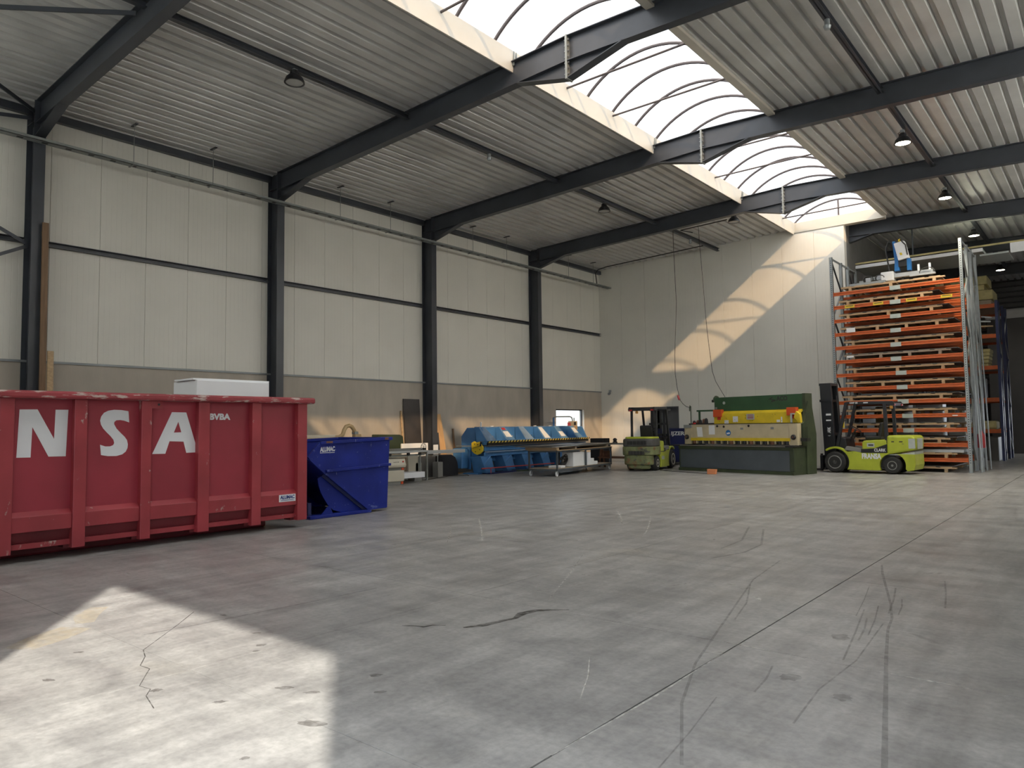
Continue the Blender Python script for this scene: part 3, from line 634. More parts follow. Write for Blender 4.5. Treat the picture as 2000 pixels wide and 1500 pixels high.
# ---- blue tipping skip
def skip():
    t = thing('tipping_skip', 'scratched blue tipping skip beside the red container', 'skip', (6.5, 8.6, 0)); XA, XB = 7.3, 5.7
    P = [(7.64,1.14),(7.86,1.36),(9.52,1.41),(9.45,.06),(8.99,.05),(7.98,.80),(7.64,1.08)]
    for x in (XA, XB): MB().prism(P, 'x', x-.02, x).build('side_plate', 'blue', t)
    b = MB().prism([(7.62,1.08),(7.98,.80),(8.99,.05),(9.45,.05),(9.45,.08),(9.0,.08),(8.0,.83),(7.64,1.11)], 'x', XB, XA-.02); b.build('chute_plate', 'blue', t)
    MB().prism([(9.42,.06),(9.45,.06),(9.52,1.41),(9.49,1.41)], 'x', XB, XA-.02).build('back_plate', 'blue', t)
    for x in (XA, XB):
        s = 1 if x == XA else -1
        MB().slab((x+s*.015, 7.86, 1.36), (x+s*.015, 9.56, 1.41), .06, .07, (0,0,1)).build('rim_bar', 'blue', t, bevel=.01)
        MB().slab((x+s*.01, 7.62, 1.10), (x+s*.01, 7.87, 1.36), .05, .05, (0,-.7,.7)).build('rim_bar', 'blue', t)
        MB().slab((x+s*.02, 8.0, .845), (x+s*.02, 9.52, .90), .05, .06, (0,0,1)).build('side_rib', 'blue', t, bevel=.008)
        MB().slab((x-s*.06, 7.99, .79), (x-s*.06, 8.98, .055), .10, .03, (0,.6,.8)).build('chute_edge', 'blue_dk', t)
        # rocker plate under the chute
        q = [(7.98,.76),(7.90,.71),(7.92,.58),(7.97,.45),(8.03,.35),(8.12,.22),(8.25,.11),(8.42,.06),(8.95,.06)]
        MB().prism(q, 'x', x-s*.10-.01, x-s*.10+.01).build('rocker', 'blue', t)
        part('base_skid', 'blue', t, (x-.08-s*.06, 7.66, 0, x+.08-s*.06, 9.05, .06), bevel=.01)
        MB().prism([(7.93,.06),(8.11,.22),(8.19,.06)], 'x', x-s*.03, x-s*.05).build('gusset', 'blue', t)
    part('rim_bar', 'blue', t, (XB, 9.46, 1.37, XA, 9.56, 1.44), bevel=.01); part('rim_bar', 'blue', t, (XB, 7.58, 1.07, XA, 7.66, 1.13))
    part('base_plate', 'blue_dk', t, (XB+.08, 7.7, .02, XA-.14, 8.9, .05)); part('cross_bar', 'blue_dk', t, (XB+.08, 7.72, .05, XA-.14, 7.80, .28))
    part('rust_patch', 'rust', t, (XA+.05, 7.98, 1.355, XA+.053, 8.12, 1.39)); part('rust_patch', 'rust', t, (XA+.05, 9.36, 1.39, XA+.053, 9.45, 1.43))
    text('ALUMAC', .115, (XA, 7.88, 1.20), (0,1,.03), (0,0,1), 'white', t, bold=.005, width=.325)
    part('underline', 'white', t, (XA, 7.88, 1.175, XA+.002, 8.2, 1.185))
    for y in (9.62, 9.72): MB().lathe([(.05,-.02),(.05,.02)], (6.9, y, .05), (1,0,0), 12).build('castor', 'blue_dk', t)
skip()

# ---- sliding-table panel saw
def saw():
    t = thing('panel_saw', 'beige panel saw with a long aluminium sliding table, behind the blue skip', 'saw', (2.2, 14.4, 0))
    part('lower_cabinet', 'sawbeige', t, (1.75, 13.2, .10, 2.60, 14.10, .41), bevel=.015); part('plinth', 'sawgrey', t, (1.8, 13.25, 0, 2.58, 14.06, .10))
    MB().prism([(1.75,.49),(2.63,.49),(2.66,.56),(2.60,.74),(1.75,.78)], 'y', 13.0, 14.13).build('control_cabinet', 'sawbeige', t, bevel=.02)
    part('gap_band', 'sawgrey', t, (1.8, 13.1, .41, 2.58, 14.08, .49))
    part('reflector', 'orange_box', t, (2.58, 14.0, .42, 2.605, 14.08, .48)); part('reflector', 'orange_box', t, (2.58, 13.98, .02, 2.60, 14.06, .09))
    MB().lathe([(.025,0),(.022,.02)], (2.63, 14.02, .655), (1,0,.2), 10).build('stop_button', 'tail', t)
    for k in range(4): MB().lathe([(.012,0),(.01,.012)], (2.635, 13.68+.055*k, .65), (1,0,.2), 8).build('button', 'black', t)
    part('cast_table', 'sawgrey', t, (1.35, 12.9, .86, 2.0, 14.85, .90))
    part('body', 'sawbeige', t, (1.0, 14.13, .16, 2.0, 15.2, .80), bevel=.01)
    b = part('grille', 'wood_dk', t, (2.0, 14.25, .30, 2.02, 14.72, .74))
    for k in range(9): part('slat', 'wood_grey', b, (2.02, 14.27+.05*k, .30, 2.035, 14.29+.05*k, .73))
    part('cabinet_side', 'sawbeige', t, (2.02, 14.75, .28, 2.05, 15.05, .80))
    part('skirt', 'white', t, (1.9, 14.14, .16, 2.55, 14.95, .32))
    part('sliding_table', 'alu', t, (2.35, 12.2, .90, 2.62, 15.05, .955), bevel=.008); part('sliding_table', 'alu', t, (2.25, 15.05, .83, 2.55, 16.7, .93), bevel=.008)
    part('table_rail', 'galv_dull', t, (2.3, 12.2, .80, 2.5, 15.0, .845))
    part('crosscut_fence', 'sawgrey', t, (2.45, 12.0, .955, 2.50, 14.85, 1.03))
    for y in (13.6, 14.3, 14.75): MB().lathe([(.05,-.02),(.05,.02)], (2.55, y, .865), (1,0,0), 10).build('clamp', 'black', t)
    part('support_leg', 'galv_dull', t, (2.4, 14.86, .16, 2.44, 14.90, .90)); part('support_leg', 'galv_dull', t, (1.9, 15.6, .0, 1.95, 15.65, .85))
    part('motor_box', 'sawgrey', t, (1.7, 15.05, .0, 2.0, 15.35, .55))
    w_ = MB(); n = 20
    w_.tube([(2.42, 15.03+.10*math.cos(2*PI*k/n), 1.05+.10*math.sin(2*PI*k/n)) for k in range(n+1)], .012, 6)
    for k in range(5): w_.tube([(2.42, 15.03, 1.05), (2.42, 15.03+.1*math.cos(2*PI*k/5), 1.05+.1*math.sin(2*PI*k/5))], .008, 5)
    w_.build('handwheel', 'galv', t, smooth=True); part('wheel_bracket', 'black', t, (2.36, 14.98, .93, 2.48, 15.08, 1.02))
    MB().tube([(2.0,11.2,1.36),(2.0,11.9,1.37),(2.0,12.25,1.39),(2.0,12.38,1.45),(2.0,12.43,1.58),(2.0,12.50,1.68),(2.0,12.60,1.71),(2.0,12.70,1.67),(2.0,12.77,1.58),(2.0,12.82,1.47)], .055, 12).build('dust_hose', 'hose', t, smooth=True)
    part('hose_clamp', 'galv_dull', t, (1.93, 12.75, 1.46, 2.07, 12.87, 1.54)); part('saw_hood', 'hose', t, (1.92, 12.76, 1.30, 2.08, 12.98, 1.46), bevel=.02)
    part('hood_arm', 'sawbeige', t, (1.95, 11.1, 1.38, 2.05, 12.1, 1.46)); part('arm_post', 'sawbeige', t, (1.9, 11.0, .9, 2.1, 11.15, 1.5)); part('arm_foot', 'sawgrey', t, (1.2, 11.0, 0, 2.1, 12.95, .88))
saw()
def leaning(name, label, cat, m, y0, y1, h, xb, xt, th=.02, zb=0):
    """flat board leaning on the left wall: foot at xb, top at xt"""
    d = Vector((xt-xb, 0, h-zb)).normalized(); b = MB().slab((xb, (y0+y1)/2, zb), (xt, (y0+y1)/2, h), y1-y0, th, (0,1,0))
    return tag(b.build(name, m), label, cat)
leaning('dark_board', 'tall dark brown board leaning on the concrete behind the saw', 'board', 'dkboard', 16.32, 17.05, 2.6, .24, .06, .025, .02)
leaning('timber_batten', 'thin pale batten leaning beside the dark board', 'batten', 'wood', 16.20, 16.26, 2.2, .24, .06, .03, .02)
leaning('plywood_strip', 'warm orange plywood strip leaning beside the steel column', 'board', 'ply', 17.62, 18.06, 2.1, .50, .06, .02, .02)
leaning('steel_strip', 'dark narrow strip leaning between column foot and plywood', 'board', 'steel', 17.50, 17.58, 1.45, .62, .45, .02, .02)
leaning('brown_batten', 'slim brown batten leaning on the bare concrete wall', 'batten', 'wood_dk', 18.66, 18.73, 1.58, .2, .06, .03, .02)
tag(part('cream_sheet', 'foam', None, (.75, 15.6, .70, .80, 16.75, 1.12)), 'cream panel standing behind the sliding table', 'panel')
tag(part('panel_crate', 'dksheet', None, (.55, 15.3, 0, 1.0, 16.9, .70)), 'dark crate carrying the cream panel behind the saw', 'crate')
tag(part('cream_offcut', 'foam', None, (.80, 16.98, .725, .83, 17.2, 1.05), bevel=.02), 'small rounded cream offcut standing on the black hood', 'offcut')
q = [(17.0,0),(17.88,0),(17.88,.25),(17.84,.45),(17.74,.62),(17.56,.71),(17.0,.72)]
hd = thing('black_hood', 'black rounded steel hood beside the panel saw', 'hood', (.9, 17.4, 0)); MB().prism(q, 'x', .70, 1.1).build('shell', 'black', hd, bevel=.02)
part('leg', 'galv_dull', hd, (1.12, 16.85, 0, 1.15, 16.88, .72)); part('side_box', 'sawgrey', hd, (1.15, 16.62, 0, 1.4, 16.84, .5)); part('top_rail', 'galv_dull', hd, (1.12, 16.62, .69, 1.16, 16.88, .72))
q = [(14.9,.92),(15.98,.92),(15.93,1.36),(15.80,1.41),(14.9,1.43)]
gc = thing('green_cover', 'dark green covered box standing behind the blue skip', 'cover', (.4, 15.4, 0)); MB().prism(q, 'x', .15, .5).build('cover', 'dkgreen', gc, bevel=.03); part('stand', 'dkgreen', gc, (.15, 14.9, 0, .5, 15.25, .92))
tag(part('grey_offcut', 'galv_dull', None, (.36, 18.15, 0, .39, 18.42, .40)), 'small grey sheet offcut beside the black hood', 'offcut')
tag(part('floor_board', 'ply', None, (.4, 18.05, 0, .62, 19.0, .02)), 'orange-brown board lying at the foot of the concrete wall', 'board')
tag(MB().tube([(1.5,15.0,.012),(1.9,15.6,.012),(1.6,16.4,.012),(1.3,17.2,.012),(1.5,17.9,.012),(1.75,17.7,.012)], .012, 6).build('floor_cable', 'rope', smooth=True), 'black cable lying on the floor before the black hood', 'cable')
# timber behind the first column
leaning('tall_plank', 'tall brown plank standing beside the steel column behind the red container', 'plank', 'wood_dk', 5.43, 5.55, 6.2, .68, .60, .05, .02)
leaning('pale_plank', 'pale plank standing beside the taller brown plank', 'plank', 'wood', 5.565, 5.68, 3.38, .74, .68, .05, .02)

# ---- blue folding machine (own frame: x = 0 front lip, y along the machine)
def folder():
    t = thing('folding_machine', 'long blue sheet folding machine with yellow and black striped lip', 'machine', (1.79, 18.7, 0), math.radians(7), local=True); Lh = 7.62
    q = [(-1.14,.19),(-1.15,1.30),(-.90,1.60),(-.30,1.61),(-.06,1.13),(-.06,1.0),(-.68,1.0),(-.68,.98),(-.75,.80),(-.75,.15)]
    for y in (-.06, Lh-.10): MB().prism(q, 'y', y, y+.05).build('end_plate', 'folder_blue', t, bevel=.006)
    part('top_edge', 'folder_lt', t, (-.62, 0, 1.60, -.50, Lh-.1, 1.635)); part('rear_beam', 'folder_blue', t, (-1.1, 0, .85, -.62, Lh-.1, 1.08), bevel=.02)
    arms = [-.12, 1.13, 2.44, 3.79, 5.16, 6.47]
    for ya, yb in zip(arms, arms[1:]+[Lh-.1]):
        MB().prism([(ya,1.10),(ya,1.615),(yb,1.615),(yb,1.12),(yb-.06,1.12),(yb-.12,1.31),(yb-.46,1.25),(yb-.60,1.12)], 'x', -.52, -.50).build('back_sheet', 'folder_blue', t)
    for i, y in enumerate(arms):
        b = MB(); w0, w1 = .34, .58
        b.add([(-.34,y,1.63),(-.34,y+w0,1.63),(-.0,y+w1,1.15),(-.0,y,1.15),(-.50,y,1.60),(-.50,y+w0,1.60),(-.45,y+w1,1.10),(-.45,y,1.10)],
              [(0,1,2,3),(4,7,6,5),(0,4,5,1),(1,5,6,2),(2,6,7,3),(3,7,4,0)])
        a = b.build('clamp_arm', 'folder_lt' if i in (0, 2) else 'folder_mid', t, bevel=.008)
        MB().prism([(-.50,1.60),(-.345,1.625),(-.02,1.15),(-.45,1.12)], 'y', y-.012, y-.002).build('arm_web', 'folder_blue', a)
        if i in (1, 3, 4, 5):
            c0, c1 = {1: (.35, .78), 3: (.08, .95), 4: (.45, .85), 5: (.15, .6)}[i]
            def pt(f, g, o): return (-.34+.34*f+o*.82, y+(w0+(w1-w0)*f)*g, 1.63-.48*f+o*.58)
            MB().add([pt(c0,.12,.004),pt(c0,.88,.004),pt(c1,.86,.004),pt(c1,.14,.004)], [(0,1,2,3)]).build('paper_notice', 'paper', a)
            if i == 1: MB().add([pt(.08,.2,.004),pt(.08,.8,.004),pt(.25,.8,.004),pt(.25,.2,.004)], [(0,1,2,3)]).build('warning_plate', 'tail', a)
    part('clamp_beam', 'folder_blue', t, (-.42, -.1, 1.09, .0, Lh-.1, 1.15), bevel=.006)
    part('striped_lip', 'stripes', t, (.0, -.1, 1.075, .03, Lh, 1.135)); part('jaw', 'dark', t, (-.35, -.05, .98, -.01, Lh-.05, 1.075)); part('jaw_blade', 'sheetm', t, (-.3, -.05, .955, .01, Lh-.05, .975))
    part('folding_beam', 'folder_blue', t, (-.5, -.12, .80, -.10, Lh-.1, .95), bevel=.01); part('table_lip', 'folder_lt', t, (-.10, -.12, .745, .0, Lh-.1, .785)); part('apron', 'folder_blue', t, (-.15, -.12, .62, -.08, Lh-.1, .745), bevel=.01)
    part('lower_beam', 'folder_blue', t, (-.85, -.0, .40, -.45, Lh-.2, .78), bevel=.02)
    for i in range(6):
        y = .0+1.32*i-.35
        MB().add([(-.55,y,.62),(-.12,y,.62),(-.12,y+.62,.62),(-.55,y+.62,.62),(-.60,y+.25,.04),(-.05,y+.25,.04),(-.05,y+.80,.04),(-.60,y+.80,.04)],
                 [(0,1,2,3),(7,6,5,4),(0,4,5,1),(1,5,6,2),(2,6,7,3),(3,7,4,0)]).build('leg', 'folder_blue', t, bevel=.01)
        MB().tube([(-.08, y+.5, .60), (-.12, y+.15, .32)], .035, 8).build('cylinder', 'folder_blue', t)
    part('base_rail', 'blue_dk', t, (-.35, .0, 0, .05, Lh-.2, .05)); part('base_foot', 'folder_blue', t, (-.95, -.25, 0, -.30, .45, .045))
    r = MB().tube([(.06,-.55,.22),(.06,4.4,.17)], .022, 8).tube([(.06,.0,.2),(.06,.0,.05)], .016, 6).tube([(.06,2.6,.18),(.06,2.6,.05)], .016, 6); r.build('foot_rail', 'redbar', t)
    dsc = MB().prism([(-.56,1.08),(-.45,1.14),(-.36,1.09),(-.22,1.12),(-.16,1.02),(-.08,.93),(-.10,.80),(-.20,.70),(-.33,.67),(-.46,.72),(-.55,.80)], 'y', -.28, -.20).build('yellow_guard', 'yellow', t, bevel=.015)
    for x, z in ((-.42,1.04),(-.28,1.02),(-.2,.85),(-.38,.78)): MB().lathe([(.018,0),(.018,.012)], (x, -.292, z), (0,1,0), 8).build('bolt', 'dark', dsc)
    MB().slab((-.5,-.29,.90), (-.12,-.29,.99), .012, .018, (0,0,1)).build('slot', 'dark', dsc)
    MB().tube([(-.16,-.30,.98),(-.12,-.32,1.12)], .03, 8).build('lever', 'black', dsc)
    part('bracket', 'folder_blue', t, (-1.2, -.5, .2, -.80, -.10, .90), bevel=.03); part('side_bar', 'galv_dull', t, (-1.15, -.35, .955, -.55, -.25, .985))
    part('marker_stick', 'white', t, (-.36, -.02, 1.62, -.32, .02, 1.80))
    for y in (.9, 3.9, 5.1): part('top_clip', 'paper', t, (-.56, y, 1.635, -.50, y+.12, 1.66))
    pole = MB().tube([(-.75,5.85,1.3),(-.75,5.85,1.98)], .045, 10).build('pendant_post', 'folder_blue', t)
    MB().tube([(-.75,5.85,1.98),(-.72,5.95,2.02),(-.6,7.0,2.03),(-.58,7.12,2.0),(-.57,7.18,1.9),(-.57,7.2,1.82)], .028, 8).build('pendant_arm', 'flash', t, smooth=True)
    cb = part('control_box', 'beige', t, (-.68, 6.98, 1.45, -.45, 7.42, 1.84), bevel=.01); part('screen', 'dark', cb, (-.45, 7.08, 1.66, -.444, 7.28, 1.80)); part('keypad', 'ply', cb, (-.45, 7.05, 1.48, -.444, 7.36, 1.62)); part('side_switch', 'redbar', cb, (-.66, 6.90, 1.62, -.55, 6.98, 1.78)); part('aerial', 'galv_dull', cb, (-.58, 7.30, 1.84, -.54, 7.34, 1.98))
    part('end_box', 'dark', t, (-.7, 7.62, .9, -.35, 7.95, 1.30))
folder()

# ---- sheet trolley (own frame)
def trolley():
    t = thing('sheet_trolley', 'grey steel trolley on white castors beside the blue folding machine', 'trolley', (3.64, 18.63, 0), math.radians(8.7), local=True); W, L = 1.0, 4.36
    for x in (-.08, W-.05):
        for y in (0, 2.14, L-.06): part('post', 'sgrey', t, (x, y, .20, x+.05, y+.05, .80))
    for z in (.19, .78):
        for x in (-.08, W-.05): part('rail', 'sgrey', t, (x, -.0, z, x+.05, L, z+.05))
        for y in (0, 2.14, L-.06): part('cross_rail', 'sgrey', t, (-.08, y, z+.002, W, y+.05, z+.048))
    part('shelf_board', 'wood_grey', t, (-.08, 0, .242, W, L, .257)); part('top_board', 'wood', t, (-.10, -.02, .832, W+.02, L+.02, .850))
    for x in (-.02, W-.06):
        for y in (.06, L-.08):
            c = MB().lathe([(.05,-.018),(.078,-.016),(.08,0),(.078,.016),(.05,.018)], (x, y, .08), (1,0,0), 18).build('castor', 'white', t, smooth=True)
            part('fork', 'galv', c, (x-.03, y-.02, .07, x-.022, y+.02, .19), (x+.022, y-.02, .07, x+.03, y+.02, .19), (x-.03, y-.03, .175, x+.03, y+.03, .19))
    return t
trolley()
def local_thing(fn, org, ang):
    """top-level mesh given in a rotated frame"""
    b = MB(); fn(b); c, s = math.cos(ang), math.sin(ang); b.v = [(org[0]+c*x-s*y, org[1]+s*x+c*y, z) for x, y, z in b.v]; return b
TO, TA = (3.64, 18.63), math.radians(8.7)
for lb, bx, m in (('thick timber beam at the near end of the sheet trolley', (-.15, -.05, .852, 1.0, .12, .93), 'wood'), ('timber beam across the middle of the sheet trolley', (-.12, 1.3, .852, 1.0, 1.42, .93), 'wood_grey'), ('timber beam at the far end of the sheet trolley', (-.1, 3.9, .852, 1.0, 4.05, .93), 'wood_grey')):
    tag(local_thing(lambda b: b.box(*bx), TO, TA).build('timber_beam', m), lb, 'timber')
tag(local_thing(lambda b: b.box(-.1, .2, .852, .02, 1.25, .93), TO, TA).build('timber_beam', 'wood'), 'short timber beam along the inner edge of the sheet trolley', 'timber')
for k, (bx, m, lb) in enumerate((((-.30, -.15, .932, 1.02, 4.5, .947), 'wood_grey', 'brown board lowest in the sheet pile on the trolley'), ((-.35, -.35, .95, 1.0, 4.62, .962), 'sheetm', 'bare metal sheet in the middle of the trolley pile'), ((-.25, .9, .965, 1.06, 4.75, .975), 'sheetm', 'bright metal sheet on the trolley pile'), ((-.40, -.45, .978, .75, 3.6, .987), 'dksheet', 'dark sheet topmost on the trolley pile'))):
    tag(local_thing(lambda b: b.box(*bx), TO, TA).build('metal_sheet', m), lb, 'sheet')
for bx, lb in (((.50, 1.3, .258, .92, 2.38, .74), 'big white foam block on the trolley shelf'), ((.5, 2.40, .258, .95, 2.62, .70), 'white foam block beside the biggest block on the trolley shelf'), ((.5, 2.63, .258, .95, 2.90, .48), 'middle foam step on the trolley shelf'), ((.5, 2.91, .258, .95, 3.20, .37), 'lowest foam step on the trolley shelf'), ((.45, .42, .258, .9, .75, .33), 'flat foam offcut at the near end of the trolley shelf')):
    tag(local_thing(lambda b: b.box(*bx), TO, TA).build('foam_block', 'foam', bevel=.008), lb, 'foam block')
def coil(b):
    for k in range(6):
        c = Vector((.72+random.uniform(-.05,.05), .98+random.uniform(-.1,.1), .45)); r = random.uniform(.13,.2); tl = random.uniform(-.7,.7); n = 22
        b.tube([(c.x+.25*r*math.sin(2*PI*i/n+tl), c.y+r*math.cos(2*PI*i/n)*1.15, .275+.025*k+r*.8+r*.8*math.sin(2*PI*i/n)) for i in range(n+1)], .018, 6)
tag(local_thing(coil, TO, TA).build('cable_coil', 'rope', smooth=True), 'tangled black cable coil on the trolley shelf', 'cable')
tag(MB().tube([(1.2,19.4,.03),(1.9,21.0,.03)], .03, 8).build('green_pipe', 'dkgreen', smooth=True), 'dull green pipe on the floor under the folding machine', 'pipe')
# trestle bench behind trolley and forklift
tb = thing('trestle_bench', 'low trestle bench of rusty legs between the trolley and rear-facing forklift', 'bench', (3.3, 24.6, 0))
part('top', 'galv_dull', tb, (2.5, 24.2, .88, 4.3, 25.0, .93)); part('shelf', 'rust', tb, (2.6, 24.25, .34, 4.3, 24.9, .40))
for x in (2.75, 4.1):
    MB().slab((x-.12,24.3,0), (x,24.3,.88), .06, .06, (1,0,0)).build('leg', 'rust', tb); MB().slab((x+.14,24.3,0), (x+.02,24.3,.88), .06, .06, (1,0,0)).build('leg', 'rust', tb)
    MB().slab((x,24.9,0), (x,24.9,.88), .05, .05, (1,0,0)).build('leg', 'flash', tb)
tag(MB().lathe([(.09,0),(.10,.04),(.06,.08),(.09,.14),(.04,.2)], (3.25, 24.5, .93), (0,0,1), 14).build('grinder', 'dark', smooth=True), 'small dark grinder standing on the trestle bench', 'tool')
tag(part('tool_case', 'dark', None, (1.45, 25.45, 0, 2.1, 25.95, 1.10), bevel=.02), 'dark tool case standing beyond the end of the blue folding machine', 'case')
tag(part('iron_block', 'rust', None, (2.55, 24.45, .40, 2.95, 24.75, .62), bevel=.03), 'rusty iron block on the shelf of the trestle bench', 'block')

# ---- counterbalance forklifts (own frame: x forward, origin under the front axle)
def forklift(loc, rot, label, style):
    t = thing('forklift', label, 'forklift', loc, rot, local=True)
    def P(pts): return [(.03-s, z) for s, z in pts]
    def arc_(cx, cz, r, a0, a1, n=8): return [(cx+r*math.cos(math.radians(a0+(a1-a0)*k/n)), cz+r*math.sin(math.radians(a0+(a1-a0)*k/n))) for k in range(n+1)]
    side = style == 'side'; rimm = 'rim_dk' if side else 'rim'
    for y in (-.46, .46):
        sg = 1 if y > 0 else -1
        w_ = MB().lathe([(.22,-.11),(.30,-.11),(.335,-.07),(.345,0),(.335,.07),(.30,.11),(.22,.11)], (0, y, .345), (0,1,0), 28).build('front_wheel', 'tyre', t, smooth=True)
        MB().lathe([(.20,.0),(.215,.115),(.19,.118),(.17,.08),(.07,.075),(.065,.11),(.0,.11)] if True else [], (0, y, .345), (0,sg,0), 24).build('rim', rimm, w_, smooth=True)
        for k in range(6): MB().lathe([(.018,.075),(.018,.10)], (.12*math.cos(k*PI/3), y, .345+.12*math.sin(k*PI/3)), (0,sg,0), 6).build('wheel_nut', 'dark', w_)
        w2 = MB().lathe([(.14,-.095),(.235,-.095),(.265,-.06),(.272,0),(.265,.06),(.235,.095),(.14,.095)], (-1.70, y*.97, .272), (0,1,0), 26).build('rear_wheel', 'tyre', t, smooth=True)
        MB().lathe([(.13,.0),(.14,.10),(.12,.102),(.10,.07),(.04,.07),(.035,.10),(0,.10)], (-1.70, y*.97, .272), (0,sg,0), 20).build('rim', rimm, w2, smooth=True)
    # frame sides with the wheel arches cut out
    fr = [(.40,.11),(1.32,.10)]+arc_(1.73,.272,.36,205,105,6)+[(1.60,.66),(.83,.66),(.62,.70)]+arc_(.03,.345,.50,42,128,8)+arc_(.03,.345,.435,128,-20,12)
    for y0, y1 in ((-.54, -.40), (.40, .54)): MB().prism(P(fr), 'y', y0, y1).build('side_frame', 'lime', t, bevel=.012)
    part('chassis', 'black', t, (-1.75, -.40, .14, -.25, .40, .64)); part('axle', 'black', t, (-.12, -.36, .22, .12, .36, .45)); part('rear_axle', 'black', t, (-1.78, -.36, .2, -1.62, .36, .34))
    for y0, y1 in ((-.53, -.36), (.36, .53)): MB().prism(P([(.33,.74),(.62,.705),(.83,.67),(.86,.78),(.40,.86)]), 'y', y0, y1).build('step', 'sawgrey', t)
    part('floor_plate', 'black', t, (-.85, -.42, .64, -.2, .42, .70)); MB().prism(P([(.12,.66),(.40,.66),(.34,1.10),(.20,1.16),(.10,.95)]), 'y', -.42, .42).build('dashboard', 'black', t, bevel=.02)
    MB().prism(P([(.86,.66),(1.60,.66),(1.60,1.07),(.92,1.04),(.86,.98)]), 'y', -.50, .50).build('engine_hood', 'lime', t, bevel=.03)
    for s_ in (-1, 1): MB().prism(P([(.84,.655),(1.60,.655),(1.60,.93),(1.25,.80),(.84,.77)]), 'y', s_*.502, s_*.545).build('black_band', 'black', t)
    if side:
        MB().prism(P([(1.58,.60),(1.90,.66),(2.38,.75),(2.40,1.15),(2.30,1.20),(1.60,1.20)]), 'y', -.53, .53).build('counterweight', 'lime', t, bevel=.06)
        MB().prism(P([(1.60,.60),(1.95,.63),(2.37,.70),(2.36,.56),(2.0,.58)]), 'y', -.50, .50).build('grey_strip', 'plate', t)
        MB().prism(P(arc_(1.73,.272,.38,70,-15,6)+[(2.15,.10),(2.34,.14),(2.38,.30),(2.37,.62),(1.9,.63)]), 'y', -.52, .52).build('lower_counterweight', 'lime', t, bevel=.04)
        part('rear_panel', 'plate', t, (-2.375, -.30, .78, -2.365, .30, 1.10)); part('side_panel', 'plate', t, (-2.36, .50, .80, -2.18, .535, 1.10))
    else:
        def plan(x0, x1, w_, r): return [(x0, -w_), (x0, w_)]+[(x1+r-r*math.sin(math.radians(a)), w_-r+r*math.cos(math.radians(a))) for a in range(0, 91, 15)]+[(x1+r-r*math.cos(math.radians(a)), -w_+r-r*math.sin(math.radians(a))) for a in range(0, 91, 15)]
        MB().prism(plan(-1.48, -2.36, .58, .26), 'z', .86, 1.14).build('cowl', 'grey_dirty', t, bevel=.05)
        MB().prism(plan(-1.46, -2.26, .53, .24), 'z', 1.12, 1.205).build('hood_lid', 'lime', t, bevel=.03)
        MB().prism(plan(-1.48, -2.39, .59, .26), 'z', .56, .865).build('counterweight', 'lime_dirty', t, bevel=.03)
        MB().prism(plan(-2.02, -2.37, .52, .20), 'z', .22, .58).build('counterweight_middle', 'lime_dirty', t, bevel=.05)
        MB().prism(plan(-2.02, -2.31, .40, .16), 'z', .08, .24).build('counterweight_foot', 'lime_dirty', t, bevel=.05)
        for z0, z1, wd, xx in ((.93, 1.06, .34, -2.362), (.58, .72, .30, -2.38), (.30, .42, .22, -2.33)):
            g_ = part('grille_slot', 'glass_dk', t, (xx-.012, -wd, z0, xx+.02, wd, z1), bevel=.01)
            for k in range(5): part('grille_bar', 'grey_dirty', g_, (xx-.016, -wd+2*wd*(k+.5)/5-.006, z0, xx-.008, -wd+2*wd*(k+.5)/5+.006, z1))
        MB().prism(P([(1.05,.68),(1.50,.68),(1.55,1.02),(1.15,1.02)]), 'y', -.56, -.545).build('side_sticker', 'lime', t)
        part('side_label', 'plate', t, (-1.25, -.545, .38, -.95, -.541, .50))
    # overhead guard
    for y in (-.46, .46):
        MB().slab((-.06,y,.84), (-.38,y,2.24), .09, .06, (1,0,.2)).build('front_pillar', 'black', t); MB().slab((-1.56,y,.95), (-1.53,y,2.24), .10, .07, (1,0,0)).build('rear_pillar', 'black', t, bevel=.01)
        MB().prism(P([(.38,2.20),(1.50,2.19),(1.78,2.12),(1.86,2.16),(1.80,2.27),(.45,2.29),(.36,2.26)]), 'y', y-.035, y+.035).build('guard_rail', 'black', t, bevel=.01)
    for k in range(8): part('guard_bar', 'black', t, (-.40-.18*k, -.43, 2.235, -.36-.18*k, .43, 2.265))
    part('rear_guard_bar', 'black', t, (-1.80, -.50, 2.13, -1.74, .50, 2.22))
    for y in (-.42, .40): part('tail_light', 'tail', t, (-1.82, y-.05, 2.135, -1.80, y+.07, 2.185))
    MB().lathe([(.05,0),(.05,.07),(.03,.10)], (-1.66, .22, 2.04), (0,0,1), 12).build('beacon', 'amber', t, smooth=True)
    # mast, carriage, forks
    top = 2.93 if side else 2.24
    for y in ((-.30, .30) if side else (-.24, .24)):
        b_ = MB().slab((.20,y,.10), (.30 if side else .22,y,top), .36, .10, (1,0,0)); b_.build('mast_channel', 'black', t, bevel=.01)
        MB().tube([(.20, y*.55, .2), (.28 if side else .2, y*.55, top-.15)], .035, 10).build('lift_cylinder', 'galv_dull' if not side else 'black', t)
    for z in (.35, 1.2, top-.62, top-.08): part('mast_tie', 'black', t, (.05 if z < 2 else .12, -.36, z, .40 if z < 2 else .49, .36, z+.08))
    MB().tube([(.05,-.1,.4),(.02,-.1,1.4),(.1,-.1,top-.4)], .015, 6).build('hose', 'rope', t)
    part('carriage', 'black', t, (.42, -.46, .12, .50, .46, .55))
    for y in (-.24, .24): part('fork', 'dark', t, (.50, y-.06, .08, .545, y+.06, .60), (.50, y-.06, .04, 1.55, y+.06, .08))
    # driver's place
    part('seat', 'dark', t, (-1.32, -.24, 1.06, -.85, .24, 1.18), bevel=.04); MB().prism([(-1.32,1.12),(-1.20,1.12),(-1.30,1.62),(-1.40,1.60)], 'y', -.23, .23).build('backrest', 'dark', t, bevel=.05)
